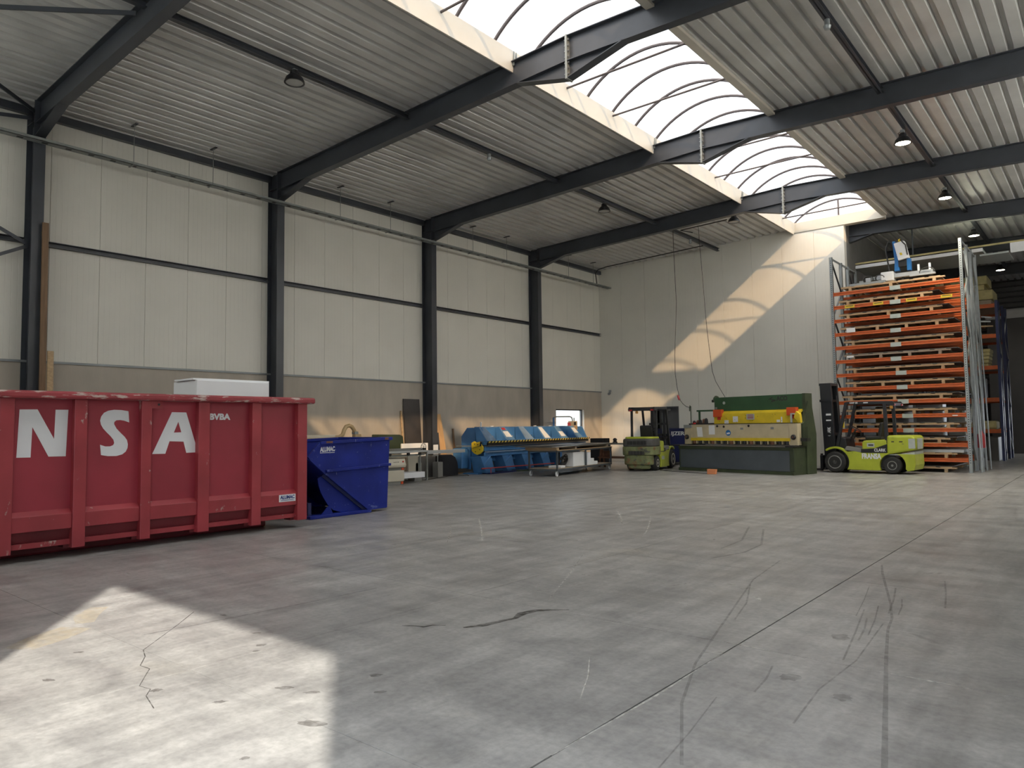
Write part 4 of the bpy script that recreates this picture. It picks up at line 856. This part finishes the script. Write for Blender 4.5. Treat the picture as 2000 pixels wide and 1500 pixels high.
    n = 18; c = Vector((-.52, 0, 1.40)); ax = Vector((-.55, 0, .83)).normalized(); u_ = Vector((0,1,0)); v_ = ax.cross(u_)
    MB().tube([c+.16*(math.cos(2*PI*k/n)*u_+math.sin(2*PI*k/n)*v_) for k in range(n+1)], .014, 6).build('steering_wheel', 'dark', t, smooth=True)
    MB().tube([(-.30,0,1.0), c], .03, 8).build('steering_column', 'black', t)
    for y in (-.30, -.36): MB().tube([(-.34, y, 1.08), (-.44, y, 1.30)], .012, 6).build('lever', 'black', t)
    # lettering on the flank that faces the room
    if side:
        f = .545; X_, Y_ = (-1,0,0), (0,0,1)
        text('FRANSA', .22, (-.83, f, .475), X_, Y_, 'white', t, bold=.010, width=.57)
        text('CLARK', .13, (-1.20, f, .70), X_, Y_, 'white', t, bold=.004, width=.34)
        lg = part('dealer_plate', 'plate', t, (-1.20, .50, .84, -.98, .505, .96)); part('plate_text', 'ink', lg, (-1.17, .505, .875, -1.02, .507, .92))
        text('GMP 25', .06, (-.50, .496, 2.225), X_, Y_, 'white', t, bold=.003, width=.25); part('small_text', 'white', t, (-1.06, .496, 2.225, -.92, .498, 2.255))
        part('tag', 'yellow', t, (-.30, .43, 1.45, -.24, .44, 1.62))
        for z0, z1 in ((1.86, 1.92), (1.68, 1.72)): part('mast_label', 'white', t, (.14, .352, z0, .30, .354, z1))
        text('CLARK', .14, (.17, .352, 1.18), (0,0,1), (1,0,0), 'white', t, bold=.004, width=.30)
        for y in (-.42, .42): MB().tube([(-.20,y,1.95),(-.34,y,1.93),(-.36,y,1.7),(-.24,y,1.66)], .012, 6).build('grab_handle', 'black', t)
        part('side_mark', 'ink', t, (-1.78, .53, .99, -1.70, .532, 1.02)); part('side_mark', 'ink', t, (-2.02, .53, .99, -1.92, .532, 1.02))
    return t
forklift((11.36, 25.43, 0), math.radians(177), 'lime green forklift seen from its side before the orange racking', 'side')
forklift((5.02, 24.72, 0), math.radians(100), 'lime green forklift with dirty counterweight turned towards the open floor', 'rear')

# ---- guillotine shear (own frame)
def shear():
    t = thing('guillotine_shear', 'green guillotine shear with beige knife beam and yellow guard', 'machine', (6.33, 23.82, 0), math.radians(-11.96), local=True)
    part('base', 'sgreen_dk', t, (0, .02, .0, 4.45, .95, .86), bevel=.01); part('front_panel', 'sgrey', t, (.06, 0, .11, 4.30, .02, .76)); part('foot_rail', 'sgreen_dk', t, (0, -.04, 0, 4.45, .02, .10)); part('sill', 'sgreen_dk', t, (0, -.02, .78, 4.45, .02, .86))
    part('table', 'dark', t, (-.35, -.05, .862, 4.5, .70, .905)); part('table_edge', 'sheetm', t, (.1, -.06, .875, 4.2, -.05, .90))
    for k in range(14): part('table_slot', 'wood_grey', t, (.25+.29*k, -.064, .88, .40+.29*k, -.06, .893))
    part('knife_beam', 'beige', t, (.40, .25, 1.14, 4.20, .45, 1.62)); part('knife_end', 'beige', t, (.10, .22, .93, .40, .45, 1.60)); part('knife_end', 'beige', t, (4.20, .22, .93, 4.47, .45, 1.61))
    part('top_edge', 'black', t, (.40, .24, 1.615, 4.47, .46, 1.635))
    part('guard_strip', 'yellow', t, (.38, .20, 1.05, 4.22, .25, 1.15)); part('hold_down_bar', 'dark', t, (.40, .30, .93, 4.20, .42, 1.14))
    for k in range(15): MB().lathe([(.075,0),(.075,.10),(.05,.12)], (.52+.255*k, .26, 1.05), (0,0,-1), 12).build('hold_down', 'dark' if k % 3 else 'rust', t, smooth=True)
    for k in range(15): part('hold_down_bracket', 'beige', t, (.61+.255*k, .21, .95, .655+.255*k, .3, 1.05))
    for x in (.21, 4.34):
        k_ = MB().lathe([(.085,0),(.085,.03),(.06,.06)], (x, .22, 1.18), (0,-1,0), 18).build('side_knob', 'dark', t, smooth=True); MB().lathe([(.03,.06),(.03,.07)], (x, .22, 1.18), (0,-1,0), 10).build('knob_cap', 'rust', k_)
    MB().prism([(.84,2.10),(.62,1.98),(.60,1.55),(.66,1.55),(.68,1.96),(.90,2.06)], 'x', 1.10, 4.36).build('guard_plate', 'yellow', t)
    MB().prism([(4.28,2.0),(4.40,1.90),(4.46,1.36),(4.40,1.34),(4.30,1.72),(4.20,1.80)], 'y', .50, .62).build('guard_arm', 'yellow', t); part('arm_tip', 'orange_box', t, (4.39, .50, 1.26, 4.47, .62, 1.34))
    part('upper_beam', 'sgreen', t, (1.0, .78, 2.07, 4.44, 1.15, 2.56), bevel=.01); part('beam_end', 'sgreen_dk', t, (4.36, .76, 2.05, 4.46, 1.17, 2.57)); part('rear_body', 'sgreen_dk', t, (1.0, 1.10, .9, 4.37, 1.2, 2.30))
    for x0, x1 in ((.0, .12), (4.38, 4.50)):
        q = [(.70,0),(1.24,0),(1.30,1.26),(1.06,2.29),(.86,2.32),(.62,1.66),(.50,1.60),(.46,.86),(.70,.86)] if x0 > 1 else [(.02,0),(1.2,0),(1.2,1.6),(.5,1.6),(.44,.92),(.02,.86)]
        MB().prism(q, 'x', x0, x1).build('side_frame', 'sgreen_dk', t)
    for x0, x1 in ((1.10, 1.43), (3.92, 4.25)):
        o = part('guard_box', 'orange_box', t, (x0, .55, 1.87, x1, .72, 2.13), bevel=.01); part('hinge', 'tail', o, (x0+.16, .58, 1.77, x1-.05, .68, 1.87))
    part('post', 'plate', t, (4.08, .50, 1.62, 4.13, .55, 1.92)); part('post_bend', 'plate', t, (4.08, .50, 1.90, 4.22, .55, 1.94))
    part('left_arm', 'sgreen', t, (.16, .86, 2.08, 1.0, .93, 2.14)); part('arm_post', 'sgreen', t, (.24, .86, 1.62, .29, .92, 2.08)); part('tool_tray', 'dark', t, (.08, .5, 1.60, .9, .95, 1.66))
    for k in range(5): MB().lathe([(.07,0),(.06,.06+.02*k),(.02,.1+.02*k)], (.25+.13*k, .6+.05*(k % 2), 1.66), (0,0,1), 10).build('clutter', 'rust' if k % 2 else 'dark', t)
    part('corner_box', 'flash', t, (.08, .20, 1.50, .42, .5, 1.61)); part('stop_button', 'tail', t, (.45, .26, 1.635, .52, .33, 1.68))
    MB().tube([(.30,.35,1.6),(.30,.35,2.27),(.27,.35,2.30),(.25,.35,2.22),(.25,.35,2.10)], .018, 6).build('cable_post', 'sgreen_dk', t)
    MB().lathe([(.12,0),(.14,.06),(.10,.12)], (1.02, .95, 2.5), (-1,0,0), 12).build('motor', 'sgreen_dk', t, smooth=True); MB().lathe([(.05,0),(.05,.1)], (.9, .95, 2.45), (-1,0,0), 10).build('knob', 'dark', t)
    # fixings, notices and the maker's mark
    for x, z in ((1.48, 1.55), (2.72, 1.55), (1.75, 1.53)): MB().lathe([(.04,0),(.04,.012)], (x, .25, z), (0,-1,0), 12).build('eye_bolt', 'dark', t)
    for x, z in ((2.45, 1.46), (3.58, 1.47)): part('name_plate', 'flash', t, (x-.05, .244, z-.035, x+.06, .25, z+.035))
    def note(x, z, w_, h_, tilt=0): return MB().slab((x, .246, z-h_/2), (x+tilt, .246, z+h_/2), w_, .002, (1,0,0)).build('paper_sheet', 'paper', t)
    note(.76, 1.355, .23, .34, -.03); note(1.255, 1.425, .25, .32)
    for x, z, w_, h_ in ((1.62, 1.68, .17, .15), (1.98, 1.78, .20, .20), (3.6, 1.70, .12, .08), (3.72, 1.74, .05, .18)): part('paper_sheet', 'paper', t, (x-w_/2, .594, z-h_/2, x+w_/2, .598, z+h_/2))
    sgn = MB().lathe([(.10,0),(.10,.004)], (1.92, .25, 1.32), (0,-1,0), 24).build('glove_sign', 'bluesign', t)
    MB().prism([(1.86,1.27),(1.98,1.28),(1.99,1.33),(1.94,1.34),(1.90,1.32),(1.86,1.33)], 'y', .244, .246).build('glove_symbol', 'white', sgn)
    for k in range(26): MB().lathe([(.010,0),(.010,.006)], (1.2+3.0*random.random(), .598, 1.62+.30*random.random()), (0,-1,0), 6).build('guard_hole', 'ink', t)
    pl = part('maker_plate', 'plate', t, (2.42, .59, 1.76, 2.72, .60, 1.95)); 
    for z in (1.80, 1.84, 1.90): part('plate_line', 'redbar', pl, (2.46, .588, z, 2.68, .59, z+.022))
    MB().lathe([(.05,0),(.05,.01)], (1.41, .78, 2.36), (0,-1,0), 16).build('dial', 'plate', t); part('small_plate', 'galv_dull', t, (1.03, .776, 2.15, 1.12, .78, 2.22))
    text('ACO', .20, (3.44, .78, 2.37), (1,0,0), (0,0,1), 'ink', t, bold=.010, width=.40)
    MB().prism([(3.14,2.42),(3.30,2.50),(3.30,2.46),(3.24,2.43),(3.42,2.40),(3.42,2.36),(3.26,2.32),(3.26,2.37),(3.32,2.385)], 'y', .777, .78).build('maker_mark', 'ink', t)
    part('pipe_stub', 'dark', t, (4.50, .35, 1.05, 4.72, .55, 1.15)); part('bracket', 'sgreen_dk', t, (4.50, .5, 1.15, 4.66, .65, 1.5))
    for z in (.3, .5, .68): part('vent_mark', 'ink', t, (4.50, .25, z, 4.503, .37, z+.015))
shear()
tag(MB().prism([(8.10,.0),(8.37,.0),(8.40,.16),(8.10,.16)], 'y', 22.26, 22.40).build('wheel_chock', 'chock', bevel=.008), 'small orange wedge on the floor before the green shear', 'wedge')
tag(MB().tube([(6.2,23.5,.01),(5.9,23.2,.01),(6.6,22.9,.01),(7.6,22.55,.01),(8.1,22.33,.01)], .010, 6).build('floor_cable', 'rope', smooth=True), 'thin cable on the floor leading to the orange wedge', 'cable')
# iron scrap bin behind
ib = thing('scrap_bin', 'dark blue scrap bin with white IJZER lettering behind the forklift', 'bin', (4.6, 27.5, 0))
part('front', 'blue_dk', ib, (3.6, 27.0, .12, 5.4, 27.03, 1.46)); part('back', 'blue_dk', ib, (3.6, 28.0, .12, 5.4, 28.03, 1.46)); part('side', 'blue_dk', ib, (3.6, 27.03, .12, 3.63, 28.0, 1.46)); part('side', 'blue_dk', ib, (5.37, 27.03, .12, 5.4, 28.0, 1.46)); part('bottom', 'blue_dk', ib, (3.63, 27.03, .12, 5.37, 28.0, .15)); part('rim', 'blue_dk', ib, (3.58, 26.97, 1.42, 5.42, 27.0, 1.48)); part('skid', 'blue_dk', ib, (3.7, 27.0, 0, 3.85, 28, .12)); part('skid', 'blue_dk', ib, (5.15, 27.0, 0, 5.3, 28, .12))
text('IJZER', .21, (4.40, 26.998, 1.20), (1,0,0), (0,0,1), 'white', ib, bold=.006, width=.60)

# ---- tall orange racking with pallets of sheet
LV = [.393+.4745*k for k in range(13)]
def rack():
    t = thing('pallet_rack', 'tall racking with grey uprights and closely spaced orange beams', 'rack', (12.9, 28, 0)); XA, XB = 10.98, 14.88; yy = (26.55, 27.72, 28.60, 29.66)
    for x in (XA, XB):
        for y in yy:
            u_ = part('upright', 'galv', t, (x-.05, y-.045, .0, x-.042, y+.045, 7.42), (x+.042, y-.045, .0, x+.05, y+.045, 7.42), (x-.05, y-.045, .0, x+.05, y-.037, 7.42))
            part('foot_plate', 'galv', u_, (x-.07, y-.06, 0, x+.07, y+.07, .012))
            if y == 26.55:
                hb = MB()
                for k in range(94): hb.box(x+.052, y-.02, .3+.075*k, x+.053, y+.012, .335+.075*k); hb.box(x-.012, y-.0465, .3+.075*k, x+.012, y-.0455, .33+.075*k)
                tag(hb.build('perforation', 'dark', u_), kind='stuff')
        for a, b in ((0, 1), (2, 3)):
            part('head_tie', 'galv', t, (x-.02, yy[a]+.045, 7.34, x+.02, yy[b]-.045, 7.40))
            for k in range(7):
                z = .35+1.0*k; p, q = (yy[a]+.05, yy[b]-.05) if k % 2 else (yy[b]-.05, yy[a]+.05)
                MB().slab((x, p, z), (x, q, z+.95), .05, .03, (1,0,0)).build('diagonal_brace', 'steel' if x == XA else 'galv_dull', t)
        part('head_tie', 'galv', t, (x-.02, yy[1]+.045, 7.34, x+.02, yy[2]-.045, 7.40))
    prof = lambda y: [(y-.06,-.06),(y-.06,-.02),(y-.045,-.01),(y-.045,.01),(y-.06,.02),(y-.06,.06),(y-.012,.06),(y-.012,-.06)]
    b0 = {}
    for li, z in enumerate(LV):
        for y in yy:
            if y not in b0: b0[y] = MB().prism([(p, q+z) for p, q in prof(y if y in (26.55, 28.60) else y+.07)], 'x', XA+.05, XB-.05).build('beam', 'orange', t); bm_ = b0[y]
            else: bm_ = inst(b0[y], t, (0, 0, z-LV[0]))
            if y == 26.55:
                for x0, x1 in ((XA+.05, XA+.062), (XB-.062, XB-.05)): part('beam_hook', 'orange', t, (x0, y-.064, z-.11, x1, y-.05, z+.10))
                c = 12.98+.012*(12-li)*(-1 if li > 6 else 1)+(.10 if li < 4 else 0); part('load_plate', 'plate', t, (c-.16, y-.068, z-.075, c+.16, y-.062, z+.065))
                if li == 11:
                    for c2 in (11.55, 12.45, 13.45, 14.45): s_ = part('yellow_sticker', 'sticker', t, (c2-.16, y-.066, z-.05, c2+.16, y-.062, z+.05)); part('sticker_text', 'ink', s_, (c2-.12, y-.067, z+.005, c2+.12, y-.066, z+.028))
                if li == 9: part('white_card', 'paper', t, (11.42, y-.08, z+.05, 11.70, y-.07, z+.20))
                if li == 7: part('white_card', 'paper', t, (11.40, y-.08, z+.13, 11.62, y-.07, z+.19))
                if li == 3: part('white_label', 'paper', t, (14.45, y-.066, z-.03, 14.6, y-.062, z+.0))
rack()
def pallet(x0, x1, z, label, grey, nb, bottom):
    t = thing('long_pallet', label, 'pallet', ((x0+x1)/2, 28.1, z), group='long pallets in the orange racking'); m = 'wood_grey' if grey else 'wood'
    y0, y1 = 26.56, 29.50; src = None
    for y in (y0, 27.9, y1-.1):
        part('runner', m, t, (x0, y, z+.11, x1, y+.10, z+.155))
        if bottom: part('bottom_board', m, t, (x0+.05, y, z, x1-.1, y+.10, z+.022))
        for k in range(nb):
            x = x0+.25+(x1-x0-.6)*k/(nb-1)
            d = (x, y, 0)
            if src is None: src = part('block', m, t, (x, y, z+(.022 if bottom else 0), x+.09, y+.10, z+.11)); s0 = d
            else: inst(src, t, (d[0]-s0[0], d[1]-s0[1], 0))
    w_ = (x1-x0)/7.0; src = part('board', m, t, (x0, y0, z+.155, x0+w_*.7, y1, z+.173))
    for k in range(1, 7): inst(src, t, (w_*k, 0, 0))
sizes = [(11.25,14.52),(11.3,14.35),(11.25,14.62),(11.25,14.58),(11.17,14.46),(11.3,14.54),(11.32,14.55),(11.28,14.49),(11.3,14.58),(11.2,14.44),(11.17,14.30),(11.18,14.05),(11.27,14.42)]
for li, z in enumerate(LV):
    x0, x1 = sizes[li]; pallet(x0, x1, z+.061, 'long wooden pallet on the %s orange shelf above the floor' % ORD[li], li in (7,), 4 if li % 2 else 3, li in (1, 2, 4, 8, 11, 12))
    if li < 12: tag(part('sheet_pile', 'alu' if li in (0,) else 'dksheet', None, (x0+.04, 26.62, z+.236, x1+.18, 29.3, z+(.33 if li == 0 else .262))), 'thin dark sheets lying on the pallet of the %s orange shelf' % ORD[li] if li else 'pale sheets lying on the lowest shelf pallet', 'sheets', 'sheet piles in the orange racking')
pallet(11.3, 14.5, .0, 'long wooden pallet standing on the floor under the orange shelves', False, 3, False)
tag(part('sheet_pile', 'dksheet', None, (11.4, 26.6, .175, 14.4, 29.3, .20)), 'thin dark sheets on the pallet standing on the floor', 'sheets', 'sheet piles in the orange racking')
# vacuum lifter lying on the top shelf
def lifter():
    z = LV[12]+.236; t = thing('vacuum_lifter', 'white and blue vacuum sheet lifter lying on top of the orange racking', 'lifter', (12.9, 27.3, z))
    part('main_beam', 'alu', t, (12.3, 27.1, z+.20, 14.0, 27.3, z+.34), bevel=.01); part('cross_beam', 'galv', t, (11.45, 26.95, z+.06, 12.6, 27.1, z+.14)); part('hub', 'white', t, (12.45, 27.0, z+.10, 12.85, 27.4, z+.42), bevel=.03); part('cross_beam', 'alu', t, (13.35, 26.9, z+.14, 14.1, 27.0, z+.20))
    for k, (x, zz, s_) in enumerate(((11.75,.10,.12),(11.95,.16,.14),(12.12,.20,.12),(12.28,.14,.15),(12.0,.04,.10),(12.55,.04,.12),(12.25,.04,.09))): part('valve_block', 'alu' if k % 2 else 'galv_dull', t, (x, 27.05+.03*k, z+zz, x+s_*1.2, 27.25+.03*k, z+zz+s_), bevel=.01)
    for x in (11.6, 12.3, 13.1, 13.9): MB().lathe([(.13,0),(.12,.03),(.05,.07),(.04,.2)], (x, 27.2, z), (0,0,1), 16).build('suction_cup', 'dark', t, smooth=True)
    h = MB().prism([(12.86,z+.42),(13.02,z+.42),(13.0,z+.75),(12.92,z+1.45),(12.83,z+1.45),(12.88,z+.75)], 'y', 27.1, 27.3).build('blue_arm', 'bluesign', t, bevel=.01)
    b_ = MB().slab((13.17,27.15,z+.78), (13.05,27.15,z+1.38), .32, .30, (1,0,.2)); c_ = b_.build('control_box', 'foam', t, bevel=.02); MB().slab((13.12,26.995,z+.92),(13.09,26.995,z+1.0), .07, .004, (1,0,.2)).build('warning_mark', 'yellow', c_)
    part('lower_blue_arm', 'bluesign', t, (13.25, 27.1, z+.40, 13.36, 27.3, z+.80)); part('black_joint', 'dark', t, (13.0, 27.08, z+.55, 13.25, 27.3, z+.80)); MB().lathe([(.04,0),(.05,.05),(.02,.09)], (13.05, 27.15, z+1.42), (0,0,1), 10).build('lifting_eye', 'yellow', t)
    for x in (13.55, 13.88): part('peg', 'foam', t, (x, 27.15, z+.34, x+.06, 27.2, z+.56))
    MB().tube([(12.80,27.1,z+1.38),(12.70,27.1,z+1.45),(12.62,27.1,z+1.2),(12.68,27.1,z+.7),(12.72,27.1,z+.3)], .025, 8).build('hose', 'rope', t, smooth=True)
    MB().tube([(13.10,27.0,z+1.45),(13.25,27.0,z+1.25),(13.30,27.0,z+.9)], .02, 8).build('hose', 'rope', t, smooth=True)
    for cx, r in ((12.05,.16),(12.42,.14),(13.85,.22)):
        n = 18; MB().tube([(cx+r*math.cos(2*PI*k/n), 27.0+.02*k/n, z+.24+r*.7*math.sin(2*PI*k/n)) for k in range(n+1)], .014, 6).build('hose_loop', 'rope', t, smooth=True)
lifter()
# wrapped goods behind the racking
for k, (x0, x1, z1, lb, m) in enumerate(((12.0,12.5,2.3,'pale narrow carton', 'outwhite'), (12.75,13.6,2.35,'wide film-wrapped carton', 'film'), (13.75,14.3,2.1,'grey film-wrapped drum pack', 'plate'), (11.35,11.85,2.2,'yellowish insulation pack','insul'))):
    tag(part('wrapped_goods', m, None, (x0, 30.2, 0, x1, 31.0, z1), bevel=.04), lb+' standing on the floor behind the orange racking', 'package')

# ---- navy racking in the rear hall
def rack2():
    t = thing('navy_rack', 'rear racking with navy uprights and widely spaced orange beams', 'rack', (13.5, 36, 0))
    for ya, yb in ((35.25, 35.85), (37.3, 38.35)):
        for x in (14.88, 12.1):
            for y in (ya, yb): part('upright', 'navy', t, (x-.05, y-.05, 0, x+.05, y+.05, 6.55))
            for k in range(6): MB().slab((x+.04, ya if k % 2 else yb, .3+k), (x+.04, yb if k % 2 else ya, 1.25+k), .03, .03, (1,0,0)).build('diagonal_brace', 'galv', t)
    for z in (1.2, 2.48, 3.79, 5.08, 6.33):
        for y in (35.2, 38.35): part('beam', 'orange', t, (12.15, y-.03, z-.08, 14.83, y+.03, z+.08))
        part('shelf', 'wood_dk', t, (12.15, 35.3, z+.02, 14.83, 38.3, z+.06))
rack2()
for z0, z1, x1, lb in ((6.39, 6.60, 14.72, 'lowest brownish slab on top of the navy racking'), (6.62, 7.02, 14.78, 'thick yellow insulation slab on top of the navy racking'), (7.04, 7.25, 14.5, 'thin yellow insulation slab second from the top of the navy racking'), (7.27, 7.62, 14.6, 'topmost yellow insulation slab on the navy racking')):
    tag(part('insulation_slab', 'wood_grey' if z0 < 6.4 else 'insul', None, (12.6, 35.3, z0, x1, 36.8, z1), bevel=.02), lb, 'insulation')
for k in range(5): tag(part('insulation_batt', 'insul', None, (13.7, 35.4, 3.855+.15*k, 14.5+.02*k, 36.4, 3.99+.15*k), bevel=.02), 'yellow insulation batt, %s from the bottom of the small pile in the navy racking' % ORD[k], 'insulation')
tag(part('wrapped_bale', 'insul', None, (13.4, 35.3, 1.265, 14.68, 36.4, 1.62), bevel=.08), 'greenish wrapped bale on the lowest navy rack shelf', 'bale')
tag(part('dark_crate', 'dksheet', None, (12.4, 35.3, .0, 14.7, 37.0, .95), bevel=.01), 'dark crate on the floor inside the navy racking', 'crate')
tag(part('notice_board', 'fardark', None, (13.9, 36.0, 2.545, 14.3, 36.5, 3.4), bevel=.01), 'dark case with pale notice in the navy racking', 'case')
sp = thing('scrap_crate', 'open crate of mixed metal offcuts in the navy racking', 'crate', (14.0, 36, 5.145)); part('tray', 'wood_dk', sp, (13.0, 35.35, 5.145, 14.7, 36.8, 5.2))
for k in range(22):
    a = random.uniform(-.5,.5); c = Vector((random.uniform(13.3,14.5), random.uniform(35.5,36.3), 5.25+random.uniform(0,.75))); d = Vector((math.cos(a), .2, .3*math.sin(3*a)))*random.uniform(.1,.3)
    MB().slab(c-d, c+d, .06, .05, (0,0,1)).build('offcut', random.choice(['sheetm', 'wood', 'galv_dull', 'rust']), sp)
fs = thing('film_wrapped_stack', 'tall grey stack under crumpled white film beyond the navy racking', 'stack', (14.6, 44.5, 0)); part('stack', 'fardark', fs, (13.6, 43.5, 0, 15.4, 45.5, 6.9), bevel=.03); part('film', 'film', fs, (13.55, 43.45, 6.7, 15.45, 45.55, 7.2), bevel=.1)
oc = thing('overhead_panel', 'long pale overhead panel spanning the rear opening behind the racking', 'panel', (13.2, 31, 7.55)); part('panel', 'plate', oc, (10.92, 30.0, 7.58, 15.1, 32.4, 7.68)); part('edge_profile', 'insul', oc, (10.92, 29.96, 7.74, 20.4, 30.0, 7.80)); part('front_lip', 'outwhite', oc, (10.92, 29.97, 7.58, 15.1, 30.0, 7.70)); part('white_fascia', 'outwhite', oc, (15.9, 29.97, 7.40, 20.4, 30.05, 7.74)); part('low_panel', 'plate', oc, (15.0, 30.0, 7.42, 15.85, 31.6, 7.48)); [part('hanger', 'steel', oc, (x, 29.98, 7.80, x+.04, 30.02, 9.1)) for x in (12.9, 18.0)]
# bare profiles leaning at the end of the tall racking
for k, (y, lb) in enumerate(((26.95, 'nearest of the long galvanised profiles'), (27.35, 'second of the long galvanised profiles'), (28.1, 'third of the long galvanised profiles'), (29.1, 'last of the long galvanised profiles'))):
    tag(MB().slab((15.12, y, 0), (14.97, y+.05, 5.2+.5*k), .05, .035, (0,1,0)).build('steel_profile', 'galv'), lb+' leaning on the end of the orange racking', 'profile')
tag(MB().lathe([(.10,0),(.11,.02),(.11,.42),(.05,.5),(.04,.55)], (15.045, 27.70, .75), (0,0,1), 14).build('fire_extinguisher', 'redbar', smooth=True), 'dark red extinguisher hanging on the end of the orange racking', 'extinguisher')

# ---- lamps
def lamp(loc, lit, label):
    x, y, z = loc; top_z = zr(x)-.24 if abs(x-8.57) > .1 else zr(x)+.0; t = thing('high_bay_lamp', label, 'lamp', loc, group='high bay lamps')
    MB().lathe([(.075,.23),(.085,.22),(.095,.15),(.11,.14),(.17,.08),(.20,.0),(.205,-.02),(.17,-.02),(.165,.0)], loc, (0,0,1), 24).build('housing', 'black', t, smooth=True)
    MB().lathe([(.168,-.012),(.10,-.016),(.0,-.017)], loc, (0,0,1), 24).build('lens', 'lamplit' if lit else 'lampglass', t)
    zc = top_z-z; MB().tube([(x,y,z+.22),(x,y,z+zc)], .012, 6).build('hook', 'galv', t); part('junction_box', 'galv', t, (x-.045, y-.045, z+zc-.06, x+.045, y+.045, z+zc))
    MB().tube([(x-.04,y,z+zc-.03),(x-.1,y,z+zc-.06),(x-.06,y,z+.2)], .008, 5).build('flex', 'rope', t)
    if lit:
        ld = bpy.data.lights.new('bulb', 'SPOT'); ld.energy = 450 if y < 30 else 160; ld.color = (1.0, .92, .74); ld.spot_size = math.radians(125); ld.spot_blend = .7; ld.shadow_soft_size = .15
        lo = bpy.data.objects.new('bulb', ld); COL.objects.link(lo); lo.parent = t; lo.location = (0, 0, -.06)
for l_, on, lb in (((6.02, 8.15, 8.60), 0, 'unlit black bell lamp under the purlin above the red container'), ((5.93, 19.8, 8.60), 0, 'unlit black bell lamp under the purlin above the folding machine'), ((8.57, 23.95, 8.62), 0, 'unlit black bell lamp near the rooflight end by the back wall'),
                   ((14.67, 19.82, 8.55), 1, 'lit bell lamp right of the rooflight, first from the open door'), ((14.67, 25.63, 8.55), 1, 'lit bell lamp right of the rooflight before the orange racking'), ((14.67, 31.62, 8.55), 1, 'lit bell lamp just behind the orange racking'), ((14.67, 39.72, 8.55), 1, 'lit bell lamp far back above the navy racking')): lamp(l_, on, lb)
for i, p in enumerate(((5.95, 14.14, 8.72), (14.75, 13.4, 8.72), (5.95, 26.0, 8.72))):
    d_ = thing('detector', 'small grey detector on the purlin '+['above the panel saw', 'right of the rooflight', 'near the back wall'][i], 'detector', p); MB().lathe([(.05,zr(p[0])-.24-p[2]),(.05,.04),(.07,.03),(.05,-.03),(.02,-.04)], p, (0,0,1), 12).build('body', 'galv', d_, smooth=True)

# ---- cable tray, hangers, cables
ct = thing('cable_tray', 'long perforated grey cable tray running past the left columns', 'cable tray', (.62, 14, 7.95))
part('tray_base', 'galv_dull', ct, (.52, -.6, 7.96, .72, YB-.05, 7.972)); part('tray_side', 'galv_dull', ct, (.71, -.6, 7.96, .72, YB-.05, 8.03)); part('tray_side', 'galv_dull', ct, (.52, -.6, 7.96, .53, YB-.05, 8.03))
tb_ = MB()
for k in range(60): tb_.box(.57, .2+.47*k, 7.9595, .66, .32+.47*k, 7.96)
tag(tb_.build('perforation', 'dark', ct), kind='stuff')
for i, y in enumerate((1.3, 3.3, 7.25, 9.22, 13.23, 15.2, 19.1, 21.0, 25.1, 27.0)):
    h = part('hanger_rod', 'galv_dull', ct, (.745, y-.006, 7.95, .757, y+.006, 8.93)); part('hanger_head', 'steel', h, (.62, y-.03, 8.90, .90, y+.03, 8.925)); part('hanger_foot', 'galv_dull', h, (.50, y-.02, 7.94, .76, y+.02, 7.955))
tag(MB().tube([(.62,27.5,8.0),(.55,27.5,8.55),(.7,27.5,8.70),(1.2,27.5,8.76),(5.8,27.5,8.92)], .022, 8).build('conduit', 'rope', smooth=True), 'black conduit rising from the cable tray along the roof by the back wall', 'conduit')
tag(MB().tube([(6.53,25.0,8.82),(6.04,25.0,9.0),(7.89,25.0,9.05)], .02, 6).build('roof_cable', 'rope', smooth=True), 'black bent cable under the roof near the unlit back lamp', 'cable')
hc = thing('hanging_cable', 'thin black cable with red plug hanging from the purlin to the shear post', 'cable', (6.1, 24.4, 2.24))
MB().tube([(6.03,24.4,8.85),(6.04,24.4,8.0),(6.06,24.4,7.13),(6.09,24.4,6.2),(6.04,24.4,5.21),(5.97,24.4,4.2),(5.97,24.4,3.5),(6.03,24.4,3.0),(6.11,24.4,2.64),(6.2,24.3,2.5),(6.33,24.25,2.37),(6.5,24.15,2.27),(6.64,24.12,2.24)], .010, 6).build('cord', 'rope', hc, smooth=True)
MB().lathe([(.02,0),(.035,.03),(.04,.12),(.02,.2)], (6.14, 24.33, 2.52), (-.3,0,.9), 10).build('plug', 'redbar', hc, smooth=True)
tag(MB().tube([(6.95,24.6,8.9),(6.99,24.6,8.07),(7.06,24.6,7.0),(7.12,24.6,5.88),(7.17,24.6,5.1),(7.24,24.6,4.37),(7.33,24.6,3.53),(7.45,24.6,3.15),(7.62,24.6,2.85),(7.80,24.55,2.58)], .009, 6).build('hanging_cable', 'rope', smooth=True), 'thin cable hanging from the roof to the top of the green shear', 'cable')
cm = thing('wall_camera', 'small grey camera on the back wall near the corner', 'camera', (.52, YB-.1, 3.1)); part('mount', 'galv', cm, (.47, YB-.06, 3.16, .57, YB, 3.26)); MB().lathe([(.05,0),(.06,.02),(.06,.14),(.03,.16)], (.52, YB-.05, 3.12), (.2,-.9,-.3), 12).build('body', 'flash', cm, smooth=True)
